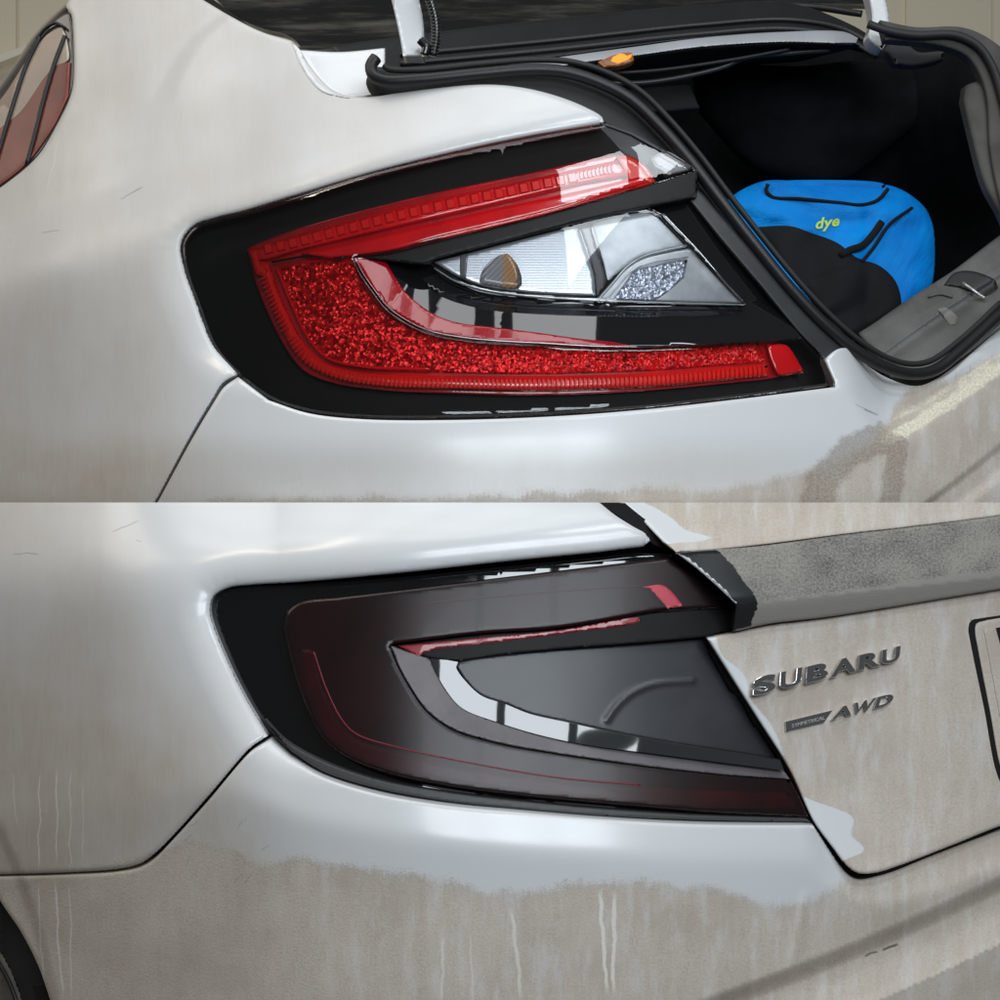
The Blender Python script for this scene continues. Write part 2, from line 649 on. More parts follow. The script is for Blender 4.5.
M_chrome = simple('chrome', (.72, .74, .77), .06, 1.0)
M_chrome_soft = simple('satin_chrome', (.55, .57, .6), .25, 1.0)
M_clear = lens_mat('clear_lens', (.97, .97, .97), 0.0, 1.5)
M_white_paint = simple('inner_white_paint', WHITE, .3, coat=1, coat_rough=.08, var=.02)


# =================================================================== UPPER CAR (boot open)
YU = 0.20
LIGHT_U = outline([(607, 123), (520, 138), (450, 153), (370, 173), (290, 197), (240, 212), (215, 218), (193, 226), (181, 243),
                   (184, 268), (196, 302), (213, 345), (237, 374), (268, 398), (308, 411), (360, 417), (450, 418),
                   (560, 414), (650, 407), (740, 397), (833, 385)],
                  [(834, 380), (822, 358), (802, 338), (750, 270), (697, 196)],
                  [(697, 178), (650, 142), (632, 132)])


def hU(px):
    t = px - 430
    return np.where(t < 0, .25 * (t / 430) ** 2, .30 * (t / 570) ** 2)


CRU = [(-60, 240), (0, 226), (50, 205), (100, 189), (150, 171), (210, 157), (300, 143), (400, 126), (500, 106), (700, 78)]


def coreU(px, py):
    c = ip(px, CRU)
    s = py - c
    w = 55 - 30 * sm(200, 520, px)
    y = 1.15 * sp(w - s, 13) - .62 * sp(-s, 5)
    y = y + .34 * sp(447 - py, 9) * (.45 + .55 * sm(60, 260, px))
    y = y - .10 * sp(py - 450, 20)
    return YU + hU(px) + y / 1000


def lensU(px, py):
    tl_ = ip(px, [(180, 262), (247, 246), (300, 228), (400, 201), (540, 171), (616, 155), (700, 138)])
    return YU + hU(px) + (.34 * (447 - py) * (.45 + .55 * sm(60, 260, px)) + .12 * sp(tl_ - py, 2)) / 1000 + .016


DENT = cr([(160, 125), (172, 98), (188, 65), (208, 36), (232, 20)])


def bodyU(px, py):
    y = coreU(px, py)
    d = poly_dist(px, py, LIGHT_U[::2])
    wt = 1 - sm(345, 400, py)
    y = y + wt * .013 * np.clip(1 - d / 36, 0, 1) ** 2
    # blend to the lens face where they meet
    k = np.clip(1 - d / 14, 0, 1) ** 2 * sm(420, 560, px) * wt
    y = y * (1 - .0 * k)
    t_ = px - ip(py, [(-20, 268), (10, 240), (36, 208), (65, 188), (98, 172), (125, 160)])
    y = y - .008 * sm(-20, 5, t_) * (1 - sm(10, 110, t_)) * (1 - sm(80, 140, py))
    # bumper shelf under the boot opening
    rid = ip(px, [(780, 330), (840, 392), (890, 440), (945, 410), (1000, 373), (1060, 335)])
    wr = sm(828, 888, px)
    y = y + wr * .0011 * sp(rid - py, 3)
    # moulded groove low on the bumper
    g = (py - ip(px, [(860, 548), (930, 500), (1000, 446), (1060, 398)])) * .8
    wg = sm(880, 920, px)
    y = y + wg * .010 * (sm(-3, 5, g) - sm(16, 30, g))
    return y


M_paintU = paint('white_paint_upper_car', WHITE,
                 marks=[((118, 199), (146, 187), .9, .8), ((40, 233), (60, 229), .8, .7), ((862, 408), (878, 414), 1.2, .9),
                        ((855, 404), (872, 411), .8, .6), ((882, 436), (902, 444), 1.2, .7)],
                 lights=[((60, 135), (44, 200), .8, .3)])


def dirtU(px, py):
    # slush line: low along the bumper, everything right of the wiped corner
    line = ip(px, [(100, 520), (236, 500), (340, 502), (560, 492), (700, 490), (790, 478), (850, 455), (885, 425), (905, 395), (950, 384), (1000, 352), (1060, 310)])
    return np.clip((py - line) / 60, -1, 1)


def filmShadeU(px, py):  # road film, plus tan standing in for shade on pillar and low bumper
    a = .42 * sm(215, 330, py) * (1 - sm(120, 215, px)) + .40 * (1 - sm(300, 640, px)) * (1 - sm(190, 330, py)) + .15 * (1 - sm(150, 330, px)) + .08
    a = a + .35 * sm(420, 470, py) * (1 - sm(700, 860, px))
    return np.clip(a, 0, 1)


def crustU(px, py):
    d = poly_dist(px, py, [(888, 440), (915, 425), (950, 403), (985, 378), (1050, 338)], closed=False)
    e = poly_dist(px, py, [(878, 430), (915, 408), (950, 388), (1050, 322)], closed=False)
    return np.clip(.95 - d / 10, 0, 1) + np.clip(.45 - e / 16, 0, 1)


def wetU(px, py):
    a = poly_dist(px, py, [(880, 440), (850, 452), (822, 480), (815, 510)], closed=False)
    b_ = poly_dist(px, py, [(898, 446), (894, 480), (888, 512)], closed=False)
    c_ = poly_dist(px, py, [(880, 446), (900, 447)], closed=False)
    return np.maximum.reduce([np.clip(1 - a / 30, 0, 1), np.clip(1 - b_ / 20, 0, 1), np.clip(1 - c_ / 14, 0, 1)])


DU = {'dirt': dirtU, 'film': filmShadeU, 'crust': crustU, 'wet': wetU}

wall = None
wv = [P(-300, 520, 3.2), P(1400, 520, 3.2), P(1400, -500, 3.2), P(-300, -500, 3.2)]
M_wall = simple('cream_wall_paint', (.88, .79, .60), .7, var=.06)
M_wall_l = simple('pale_trim_paint', (.95, .88, .72), .6)
wall = quad_px('garage_wall', [(-400, HOR - .5, 3.2), (1500, HOR - .5, 3.2), (1500, -500, 3.2), (-400, -500, 3.2)], M_wall, thick=.1, kind='structure')
for k, x in enumerate((-70, 18, 110, 905, 1012)):
    quad_px('wall_panel', [(x + 1, -400, 3.19), (x + 86, -400, 3.19), (x + 86, 400, 3.19), (x + 1, 400, 3.19)], M_wall, wall, thick=.005)
quad_px('wall_rail', [(-80, 84, 3.1), (34, 42, 3.1), (34, 49, 3.1), (-80, 93, 3.1)], M_wall_l, wall, thick=.05)

carU = thing('sedan', 'upper white sedan with its boot open and its clear red tail light freshly cleaned', 'car', (0, .5, .001))
# dark structure behind the skins
panel('inner_body', outline([(90, -10), (60, 60), (75, 130), (-10, 240), (-40, 300)], [(-40, HOR), (1040, HOR)], [(1040, 450), (940, 455), (830, 415), (690, 240), (560, 100), (380, 100), (300, 60), (200, -10)]),
      lambda x, y: coreU(x, y) + .05, M_dark, carU, roll=0, step=24, thick=.01)

quarter = panel('quarter_panel', outline(
    [(155, HOR), (190, 437), (212, 400), (222, 384), (236, 375)],
    [(236.5, 373), (213, 345), (196, 302), (184, 268), (181, 243), (193, 226), (215, 218), (240, 212), (290, 197), (370, 173), (450, 153), (520, 138), (600, 124)],
    [(604, 122), (602, 117), (585, 107), (560, 97), (530, 89), (500, 85), (470, 85), (430, 89), (400, 93), (367, 97), (345, 95), (330, 88), (318, 76), (300, 52)],
    [(292, 41), (262, 32), (232, 17), (200, -2), (180, -14)],
    [(80, -12), (66, 6), (71, 14), (73, 30), (73, 85), (69, 100), (58, 123), (41, 152), (28, 166), (0, 188), (-40, 215)],
    [(-40, HOR)]), bodyU, M_paintU, carU, roll=5, thick=.03, step=4, attrs=DU)

bumper = panel('bumper', outline(
    [(157.5, HOR), (192, 439), (214, 402), (224, 387), (238, 377)],
    [(268, 400), (308, 413), (360, 419), (450, 420), (560, 416), (650, 409), (740, 399), (835, 387)],
    [(835, 382), (825, 361)],
    [(825, 359), (838, 349), (850, 349), (868, 366), (890, 379), (916, 386), (945, 376), (975, 350), (1040, 292)],
    [(1040, HOR)]), bodyU, M_paintU, carU, roll=4, thick=.03, step=3.5, attrs=DU)

# inner jamb at the root of the lid hinge
panel('lid_jamb', outline([(298, 50), (340, 52), (385, 48)], [(385, 92), (367, 97), (345, 98), (325, 88), (310, 70)]),
      lambda x, y: coreU(x, y) + .022 + .0004 * (x - 300), M_white_paint, carU, roll=3, thick=.01)
panel('jamb_edge', outline([(291, 41), (301, 51), (306, 64), (320, 84), (335, 94), (350, 98)], [(345, 98), (322, 92), (306, 75), (297, 58)]),
      lambda x, y: coreU(x, y) - .002, M_white_paint, carU, roll=2, thick=.01, step=3)


# --- roof glass, side window
def roofU(px, py):
    return YU + .55 + (120 - py) * .0035 + 0 * px


M_glass_dark = simple('dark_rear_glass', (.012, .012, .011), .12, coat=1, var=.4)
t = NT('dusty_rear_glass')
nz = t.noise(1, 5, stretch=(6, 60, 1), rough=.65)
b = t.n('ShaderNodeBsdfPrincipled')
t.set(b.inputs['Base Color'], t.mix(t.ramp(nz, .45, .75), (.008, .008, .008), (.10, .095, .08)))
t.set(b.inputs['Roughness'], t.ramp(nz, .3, .8, .05, .5))
M_glass_dark = t.finish(b.outputs[0])
panel('rear_window', outline([(205, -14), (232, 14), (262, 29), (292, 38), (305, 52)], [(340, 51), (420, 40), (560, 24), (700, 12), (800, 4), (880, 6)], [(880, -14)]),
      roofU, M_glass_dark, carU, roll=3, step=8)
M_lamp_refl = None
tube_on('rear_window_seal', [(296, 50), (310, 53), (350, 49), (420, 38), (560, 22), (700, 9), (800, 6), (862, 14)], .006, roofU, M_rubber, carU, off=-.006, seg=14)


def deckU(px, py):
    return YU + .50 + (120 - py) * .0022 + 0 * px


panel('rear_deck', outline([(330, 46), (420, 34), (560, 18), (700, 5), (790, 3), (850, 24), (880, 42)], [(880, 52), (800, 36), (700, 38), (560, 56), (430, 74), (372, 86)]),
      deckU, M_rubber, carU, roll=4, step=6)
for k, dy in enumerate((3, 12)):
    tube_on('deck_seal', [(400, 52 + dy), (560, 37 + dy), (700, 22 + dy), (790, 17 + dy), (845, 27 + dy), (876, 44 + dy)], .0045, deckU, M_rubber, carU, off=-.005)
M_bar = simple('silver_cross_member', (.42, .44, .47), .35, coat=.6, var=.08)
panel('cross_member', outline([(500, 66), (560, 57), (640, 46), (700, 38), (780, 32), (845, 32), (858, 38)], [(856, 43), (830, 43), (780, 42), (700, 47), (640, 55), (580, 63), (520, 74)]),
      lambda x, y: deckU(x, y) - .02, M_bar, carU, roll=5, step=3)

side_frame = panel('window_frame', outline([(-40, 130), (-10, 104), (20, 66), (40, 36), (56, 18), (68, 11)], [(71, 14), (73, 30), (73, 85), (69, 100), (58, 123), (41, 152), (28, 166), (0, 188), (-40, 215)]),
                   lambda x, y: coreU(x, y) + .012, simple('window_trim', (.06, .048, .044), .3, coat=.6), carU, roll=3)
M_side_glass = lens_mat('tinted_side_glass', (.7, .68, .66), 0, 1.5)
glassf = lambda x, y: coreU(x, y) + .008
panel('side_glass', outline([(-40, 140), (0, 96), (28, 55), (48, 32), (62, 25)], [(66, 36), (68, 60), (66, 95), (52, 128), (27, 162), (0, 184), (-40, 210)]),
      glassf, lens_mat('side_glass_coat', (.85, .80, .78), 0, 1.22), carU, roll=2, thick=.003)
M_refl_red = simple('red_reflection_backing', (.42, .13, .10), .8, var=.25)  # colours of the reflection in the side glass, painted on backing sheets
M_refl_pale = simple('pale_reflection_backing', (.70, .66, .60), .7, var=.1)
panel('red_reflection_panel', outline([(-40, 160), (0, 128), (20, 112), (44, 78), (55, 66), (70, 62)], [(68, 96), (52, 128), (27, 162), (0, 184), (-40, 210)]), lambda x, y: coreU(x, y) + .0085, M_refl_red, carU, roll=0, thick=.002)  # red part of the painted glass reflection
panel('pale_reflection_panel', outline([(-40, 135), (0, 100), (28, 58), (48, 34), (62, 27)], [(66, 36), (68, 60), (55, 66), (44, 78), (20, 112), (0, 128), (-40, 160)]), lambda x, y: coreU(x, y) + .0083, M_refl_pale, carU, roll=0, thick=.002)  # pale upper part of the painted glass reflection
tube_on('window_bar', [(65, 36), (55, 62), (44, 98), (36, 130), (27, 164)], .0032, glassf, M_rubber, carU, off=-.002)
tube_on('window_bar', [(40, 37), (26, 66), (12, 108), (-4, 160), (-20, 210)], .0032, glassf, M_rubber, carU, off=-.002)
tube_on('window_bar', [(37, 39), (45, 29), (56, 23), (65, 28)], .0022, glassf, M_rubber, carU, off=-.002)
tube_on('roof_rail', [(-30, 128), (0, 90), (20, 62), (36, 38), (55, 18), (70, 5)], .0045, lambda x, y: coreU(x, y) + .03, simple('rail_trim', (.25, .22, .18), .4), carU)

# --- boot interior
YI = YU + .62
M_carpet_d = simple('boot_liner_cloth', (.006, .007, .008), .95, spec=.1, grain=.6, gscale=500, var=.5)
liner = panel('boot_liner', outline([(480, 66), (640, 52), (760, 44), (860, 40), (960, 50), (1040, 60)], [(1040, 420), (560, 420)]),
              lambda x, y: YI + .25 + .06 * np.sin(x / 90.0) * np.sin(y / 60.0) - .2 * sm(860, 1040, x), M_carpet_d, carU, roll=0, step=14)
quad_px('parcel_shelf', [(520, 74, YI - .05), (640, 57, YI - .05), (700, 49, YI - .05), (790, 44, YI - .05), (860, 45, YI - .05), (800, 60, YI + .2), (640, 70, YI + .2), (520, 84, YI + .2)], M_carpet, carU, thick=.01)
tube_on('torsion_bar', [(600, 83), (650, 82), (720, 68), (745, 58), (790, 53), (830, 50)], .004, lambda x, y: YI - .02 + 0 * x, simple('bar_steel', (.03, .03, .032), .4), carU)
tube_on('torsion_bar', [(600, 74), (660, 70), (730, 60), (790, 49)], .003, lambda x, y: YI - .03 + 0 * x, simple('bar_steel_dark', (.018, .018, .02), .5), carU)
panel('wheel_arch_trim', outline([(690, 60), (800, 66), (860, 60), (905, 62), (925, 80), (960, 60), (1005, 66)], [(1010, 120), (975, 130), (930, 120), (885, 150), (840, 180), (760, 170), (700, 110)]),
      lambda x, y: YI + .12 + .12 * ((x - 820) / 120.0) ** 2 * .5, M_carpet_d, carU, roll=22, thick=.02)
panel('lamp_recess', outline([(600, 92), (690, 84)], [(700, 108), (660, 112), (610, 112)]), lambda x, y: YI + .1 + 0 * x, simple('grey_board', (.035, .037, .036), .8), carU, roll=4)
# warm boot lamp
M_glow = NT('boot_lamp_glow')
em = M_glow.n('ShaderNodeEmission', Color=(1.0, .34, .05, 1), Strength=1.5)
M_glow = M_glow.finish(em.outputs[0])
M_amber = simple('amber_cover', (.35, .12, .03), .3)
lamp = panel('boot_lamp', outline([(598, 62), (614, 55), (632, 53), (634, 60), (620, 66), (604, 67)]), lambda x, y: YI - .08 + 0 * x, M_amber, carU, roll=2, step=3)
panel('bulb', outline([(613, 57), (620, 53.5), (624, 54), (627, 56), (632, 54), (631, 57), (624, 61), (618, 63), (611, 61)]), lambda x, y: YI - .083 + 0 * x, M_glow, lamp, roll=1.5, step=2)

# --- right side of the opening
M_scuff = simple('scuffed_black_trim', (.065, .062, .056), .75, grain=.5, gscale=700, var=.35)


def rimU(px, py):
    return YU + .50 - .10 * sm(60, 330, py) + 0 * px


panel('right_gutter', outline([(880, 20), (915, 27), (960, 27), (985, 36), (1040, 80)], [(1040, 330), (1000, 200), (990, 150), (985, 90), (968, 58), (940, 46), (885, 40)]),
      rimU, M_scuff, carU, roll=5, step=6)
tube_on('right_seal', [(868, 24), (885, 30), (915, 35), (955, 35), (978, 46), (992, 66), (1003, 100), (1015, 160), (1030, 260)], .006, rimU, M_rubber2, carU, off=-.007, seg=14)
panel('right_trim', outline([(965, 86), (975, 82), (986, 84), (992, 110), (1000, 150), (1040, 250)], [(1040, 330), (1003, 220), (985, 185), (970, 130), (963, 100)]),
      lambda x, y: rimU(x, y) + .012, M_scuff, carU, roll=8, step=5)
panel('hinge_boss', outline([(884, 50), (892, 40), (905, 42), (918, 52), (944, 52), (945, 58), (915, 66), (895, 64)]), lambda x, y: YI - .03 + 0 * x,
      simple('boss_plastic', (.035, .035, .037), .7), carU, roll=4)

# --- hinges of the lid
hz = lambda x, y: YU + .42 + 0 * x
armL = panel('lid_hinge', outline([(388, -14), (394, 10), (400, 38), (403, 56)], [(424, 57), (424, 30), (421, 8), (415, -14)]), lambda x, y: YU + .36 + (x - 388) * .0002, M_white_paint, carU, roll=2, thick=.03, step=3)
panel('hinge_flange', outline([(402, -14), (407, 18), (409, 40), (411, 56)], [(404, 56), (400, 38), (394, 10), (388, -14)]), lambda x, y: YU + .352 + (x - 388) * .0015, simple('hinge_edge_paint', (.62, .60, .55), .35, coat=.6), armL, roll=1.5, thick=.008, step=3)
# corrugated conduit: rings along a bent tube
q = np.array(cr([(424, -14), (430, 0), (435, 18), (436, 36), (433, 56)], 1.1))
rr = .0062 + .0013 * np.sin(np.arange(len(q)) * 2 * np.pi / 3.0)
v, fc = tube_pts(P(q[:, 0], q[:, 1], YU + .345 + 0 * q[:, 0]), rr, 16)
M_cond = simple('ribbed_conduit', (.010, .010, .011), .25, coat=.6)
mesh_obj('wiring_conduit', v, fc, M_cond, armL)
q = np.array(cr([(420, 40), (426, 47), (424, 55)], 1.1))
v, fc = tube_pts(P(q[:, 0], q[:, 1], YU + .342 + 0 * q[:, 0]), .006, 8)
mesh_obj('conduit_clip', v, fc, M_cond, armL)
armR = panel('lid_hinge', outline([(866, -14), (871, 8), (872, 22), (868, 38), (875, 46), (882, 50)], [(886, 44), (889, 30), (888, 12), (885, -2), (880, -14)]),
             lambda x, y: YI - .07 + 0 * x, M_white_paint, carU, roll=3, thick=.03, step=3)

# --- gutter and seal round the near corner
def chan(px, py):
    return YU + .045 + hU(px) * .95 + (.34 * sp(447 - py, 30) + .12 * sp(250 - py, 30)) / 1000


panel('gutter_skin', outline([(371, 66), (366, 84), (371, 91), (383, 94), (400, 96), (430, 92), (480, 88), (520, 90), (560, 101), (590, 113), (606, 124)],
                             [(632, 134), (652, 146), (697, 178)], [(697, 196), (750, 270), (802, 338), (822, 358)],
                             [(835, 356), (852, 352), (862, 360)], [(863, 350), (800, 295), (740, 225), (695, 160), (655, 115), (615, 85), (570, 68), (520, 66), (440, 72)]),
      chan, M_rubber2, carU, roll=3, step=6, thick=.02)
main_seal = [(376, 58), (371, 66), (374, 76), (386, 81), (420, 80), (480, 74), (530, 70), (565, 72), (600, 83), (630, 99), (660, 127), (690, 161), (720, 200),
             (755, 245), (790, 288), (825, 325), (855, 350), (885, 367), (912, 374), (935, 370), (960, 351), (1000, 314), (1040, 276)]
tube_on('boot_seal', main_seal, .0078, chan, M_rubber, carU, off=-.018, seg=18, step=3)
tube_on('seal_lip', [(384, 66), (388, 69), (420, 70), (480, 64), (535, 60), (572, 62), (608, 73), (640, 91), (668, 118), (698, 153), (728, 193), (763, 238), (798, 281), (832, 317), (860, 341), (888, 358), (910, 364), (930, 361), (960, 340), (1000, 303)],
        .0040, chan, M_rubber2, carU, off=-.012, seg=12, step=3)
panel('gutter_strip', outline([(684, 193), (697, 190), (720, 214), (780, 278), (830, 328), (852, 347)], [(838, 351), (824, 359), (818, 352), (802, 336), (760, 285), (720, 238)]),
      lambda x, y: chan(x, y) - .014, M_strip, carU, roll=3, step=4)
# --- sill trim behind the opening
M_sill = simple('grey_sill_plastic', (.10, .10, .095), .62, grain=.35, gscale=500, var=.3, coat=.1)


def sillU(px, py):
    b = ip(px, [(820, 352), (860, 330), (900, 300), (1000, 234), (1060, 200)])
    s = py - b
    return YU + .38 + .0012 * (60 - s) * 1.0 + .012 * np.exp(-((s - 48) / 7) ** 2) + .1 * (px - 860) / 1000


panel('sill_trim', outline([(858, 333), (870, 326), (895, 309), (920, 292), (955, 270), (1000, 236), (1040, 208)], [(1040, 300), (1000, 328), (955, 362), (915, 374), (880, 360)]),
      sillU, M_sill, carU, roll=4, step=3.5)
panel('latch_pocket', outline([(944, 285), (954, 273), (972, 271), (996, 281), (998, 288), (985, 296), (972, 292), (958, 287)]), lambda x, y: sillU(x, y) - .004, simple('latch_plastic', (.012, .012, .012), .5), carU, roll=3, step=3)
tube_on('latch_bar', [(963, 283), (984, 298)], .0022, sillU, simple('latch_steel', (.5, .5, .48), .35, .6), carU, off=-.012)
tube_on('sill_fold', [(928, 297), (940, 294), (952, 297)], .0018, sillU, M_sill, carU, off=-.002)
panel('sill_rib', outline([(937, 309), (944, 307), (958, 318), (956, 324), (950, 325)]), lambda x, y: sillU(x, y) - .003, simple('worn_plastic', (.19, .18, .165), .6, grain=.3), carU, roll=2, step=3)
panel('sill_edge', outline([(885, 366), (910, 371), (935, 366), (970, 338), (1040, 282)], [(1040, 296), (985, 342), (940, 378), (914, 386), (890, 377)]),
      lambda x, y: YU + .18 + hU(x) + (400 - y) * .0006, M_scuff, carU, roll=3, step=4)

# --- blue bag in the boot
bag = thing('gear_bag', 'blue and black zipped gear bag with green lettering lying in the open boot', 'bag', tuple(P(850, 330, YI + .05)))
t = NT('blue_bag_cloth')
w1 = t.noise(14, 5)
w2 = t.noise(700, 2)
b = t.n('ShaderNodeBsdfPrincipled')
t.set(b.inputs['Base Color'], t.mix(t.ramp(w1, .3, .7), (.0, .17, .58), (.0, .28, .82)))
b.inputs['Roughness'].default_value = .6
b.inputs['Specular IOR Level'].default_value = .15
t.t.links.new(t.bump(t.math('ADD', t.noise(11, 4, dist=1.2), t.math('MULTIPLY', w2, .06)), .9, .012), b.inputs['Normal'])
M_blue = t.finish(b.outputs[0])
M_bagblack = simple('black_bag_cloth', (.007, .0075, .009), .8, spec=.2, grain=.5, gscale=160, var=.3)
YB = YI - .06
def fb(x, y):
    z = YB + .04 * ((x - 830) / 100.0) ** 2 - (y - 180) * .0006
    z = z + .0060 * np.sin((x + .9 * y) / 11.0 + 1.5 * np.sin(y / 17.0)) * sm(205, 240, y)
    z = z + .0032 * np.sin((y - .25 * x) / 5.0 + 1.2 * np.sin(x / 23.0)) * (1 - sm(225, 245, y))
    return z + .006 * np.exp(-((x - 868) / 7.0) ** 2) * sm(195, 230, y)


body = panel('bag_body', outline([(728, 200), (738, 192), (764, 181), (800, 181), (870, 184), (892, 186), (912, 196), (928, 212), (933, 235), (933, 280), (926, 298), (902, 316), (868, 330)],
                                 [(850, 345), (800, 330), (740, 260)]), fb, M_blue, bag, roll=26, thick=.16, step=4)
panel('flap', outline([(767, 182), (800, 180), (884, 184), (887, 188), (878, 199), (860, 203), (830, 200), (776, 197), (768, 191)]), lambda x, y: fb(x, y) + .012, M_blue, bag, roll=5, thick=.02, step=3)
panel('end_panel', outline([(868, 250), (885, 225), (905, 205), (920, 205), (932, 222), (933, 280), (926, 298), (900, 318), (880, 290), (862, 262)]), lambda x, y: fb(x, y) - .005, M_blue, bag, roll=22, thick=.1, step=3)
panel('lower_panel', outline([(755, 226), (790, 225), (812, 232), (838, 242), (856, 256), (868, 262), (845, 300), (800, 290)]), lambda x, y: fb(x, y) - .006, M_bagblack, bag, roll=10, thick=.08, step=4)
panel('side_pocket', outline([(800, 282), (838, 268), (862, 261), (880, 266), (897, 284), (900, 312), (880, 326), (862, 338), (830, 330)]), lambda x, y: fb(x, y) - .02, M_bagblack, bag, roll=14, thick=.1, step=4)
tube_on('zip', [(768, 184), (766, 190), (772, 197), (800, 199), (840, 203), (862, 205), (878, 200), (888, 189)], .0030, fb, M_bagblack, bag, off=.0005)
tube_on('carry_strap', [(840, 256), (850, 250), (862, 246), (872, 236), (882, 222)], .0055, fb, M_bagblack, bag, off=-.007, squash=.5)
tube_on('zip', [(862, 262), (875, 246), (890, 224), (912, 208)], .0026, fb, M_bagblack, bag, off=-.012)


def lettering(text, name, org, ux, vy, f, mat, parent, off=-.002, depth=.002, bold=.0, size=1.0, sep=None, bev=0.0):
    """one mesh per character; org = baseline start, ux = vector of one em to the right, vy = vector of one em up (mm)"""
    x = 0.0
    outs = []
    for i, ch in enumerate(text):
        cu = bpy.data.curves.new('glyph', 'FONT')
        cu.body = ch
        cu.size = 1
        cu.extrude = .05
        cu.offset = bold
        cu.bevel_depth = bev
        cu.bevel_resolution = 1
        cu.resolution_u = 4
        ob = bpy.data.objects.new('glyph', cu)
        col.objects.link(ob)
        dg = bpy.context.evaluated_depsgraph_get()
        dg.update()
        me0 = ob.evaluated_get(dg).to_mesh()
        vv = np.array([tuple(v.co) for v in me0.vertices])
        ff = [tuple(p.vertices) for p in me0.polygons]
        ob.evaluated_get(dg).to_mesh_clear()
        bpy.data.objects.remove(ob)
        if not len(vv):
            x += .4
            continue
        w = vv[:, 0].max() - vv[:, 0].min()
        gx = vv[:, 0] - vv[:, 0].min() + x
        zmax = max(abs(vv[:, 2]).max(), 1e-6)
        px = org[0] + gx * ux[0] + vv[:, 1] * vy[0]
        py = org[1] + gx * ux[1] + vv[:, 1] * vy[1]
        y = f(px, py) + off - (vv[:, 2] / zmax) * depth
        o = mesh_obj(name, P(px, py, y), ff, mat, parent, smooth=False)
        outs.append(o)
        x += w + (sep[i] if sep else .1)
    return outs


M_lime = simple('lime_embroidery', (.50, .72, .08), .6)
lettering('dye', 'letter', (815, 229), (16, -2.5), (3, -15), fb, M_lime, bag, off=-.0015, depth=.0003, bold=.03, sep=[.02, .0, .1])

# --- upper tail light -------------------------------------------------------
tl = panel('tail_light', LIGHT_U, lambda x, y: lensU(x, y) + .045, M_black_in, carU, roll=0, thick=.005, step=14, label='clear red tail light of the upper car')
VU_OUT = [(355, 258), (364, 275), (376, 292), (388, 307), (406, 320), (430, 331), (460, 337), (500, 341), (540, 343), (590, 346), (640, 347)]
# outer lens: C shape round the recessed middle
panel('outer_lens', outline([(607, 123), (520, 138), (450, 153), (370, 173), (290, 197), (240, 212), (215, 218), (193, 226), (181, 243),
                   (184, 268), (196, 302), (213, 345), (237, 374), (268, 398), (308, 411), (360, 417), (450, 418),
                   (560, 414), (650, 407), (740, 397), (833, 385)], [(834, 380), (822, 358), (802, 338)],
                  [(776, 341), (720, 344), (640, 347)], VU_OUT[::-1][1:], [(390, 254), (440, 241), (540, 217), (656, 183), (697, 171)], [(692, 166), (650, 142), (632, 132)]),
      lensU, lens_mat('clear_outer_lens', (.96, .96, .96), 0.0, 1.55), tl, roll=5, thick=.012, step=4)
# black plastic border under the lens
bez = simple('bezel_black', (.005, .005, .0055), .3, coat=.4)
g_ = lambda o: (lambda x, y: lensU(x, y) + o)
panel('red_backing', outline([(247, 249), (252, 246), (300, 228), (400, 201), (540, 171), (616, 155), (632, 157), (650, 170), (656, 183)],
                             [(540, 217), (440, 241), (390, 254), (355, 258)], VU_OUT[1:], [(720, 341), (776, 342), (790, 352), (804, 373)],
                             [(760, 380), (640, 391), (540, 395), (440, 393), (380, 390), (330, 382), (303, 370), (288, 352), (270, 318), (256, 284)]),
      g_(.024), M_red_deep, tl, roll=2, thick=.01, step=6)
panel('crystal_reflector', outline([(276, 270), (300, 264), (345, 262), (356, 266)], [(366, 290), (382, 310), (400, 322), (430, 334), (470, 341), (560, 347), (640, 350), (758, 343)],
                                   [(766, 362)], [(650, 371), (540, 374), (430, 372), (360, 368), (325, 358), (305, 334), (290, 306)]),
      g_(.020), M_red_glit, tl, roll=3, thick=.004, step=5)
# light guides, rounded bars
panel('light_guide', outline([(258, 262), (267, 262), (276, 286), (292, 322), (306, 346), (324, 362), (352, 371), (400, 375), (460, 376), (540, 376), (650, 373), (768, 364)],
                             [(768, 376), (650, 387), (540, 391), (450, 389), (380, 386), (335, 378), (306, 364), (290, 346), (274, 314), (262, 284)]),
      g_(.012), M_red_guide, tl, roll=7, thick=.006, step=3)
panel('light_guide', outline([(252, 250), (300, 234), (400, 207), (500, 186), (580, 168), (618, 160)], [(628, 166), (632, 172), (580, 184), (500, 203), (400, 226), (300, 250), (262, 260), (255, 258)]),
      g_(.016), M_red_gloss, tl, roll=4, thick=.006, step=4)
panel('end_reflector', outline([(616, 157), (634, 159), (650, 177)], [(656, 182), (634, 187), (624, 170)]), g_(.012), simple('orange_red_plastic', (.95, .05, .02), .3, coat=1), tl, roll=3, step=3)
panel('end_reflector', outline([(767, 345), (786, 345), (797, 359), (803, 370)], [(792, 374), (779, 375), (771, 360)]), g_(.012), M_red_gloss, tl, roll=3, step=3)
panel('end_cap', outline([(650, 158), (665, 151), (680, 158), (694, 169)], [(668, 175), (654, 167)]), g_(.014), simple('grey_cap', (.30, .31, .32), .35, coat=.6, var=.4), tl, roll=3, step=3)
panel('lower_lip', outline([(300, 254), (400, 231), (500, 208), (600, 186), (640, 176)], [(652, 182), (540, 214), (440, 238), (390, 251), (330, 258)]), g_(.010), M_red_gloss, tl, roll=4, step=4)
tube_on('lip_edge', [(440, 238), (540, 214.5), (600, 198), (650, 184)], .0012, lensU, M_red_guide, tl, off=.004)
panel('corner_reflector', outline([(249, 250), (256, 248), (260, 262), (268, 270), (262, 276), (256, 274)]), g_(.009), M_red_guide, tl, roll=3, step=2)
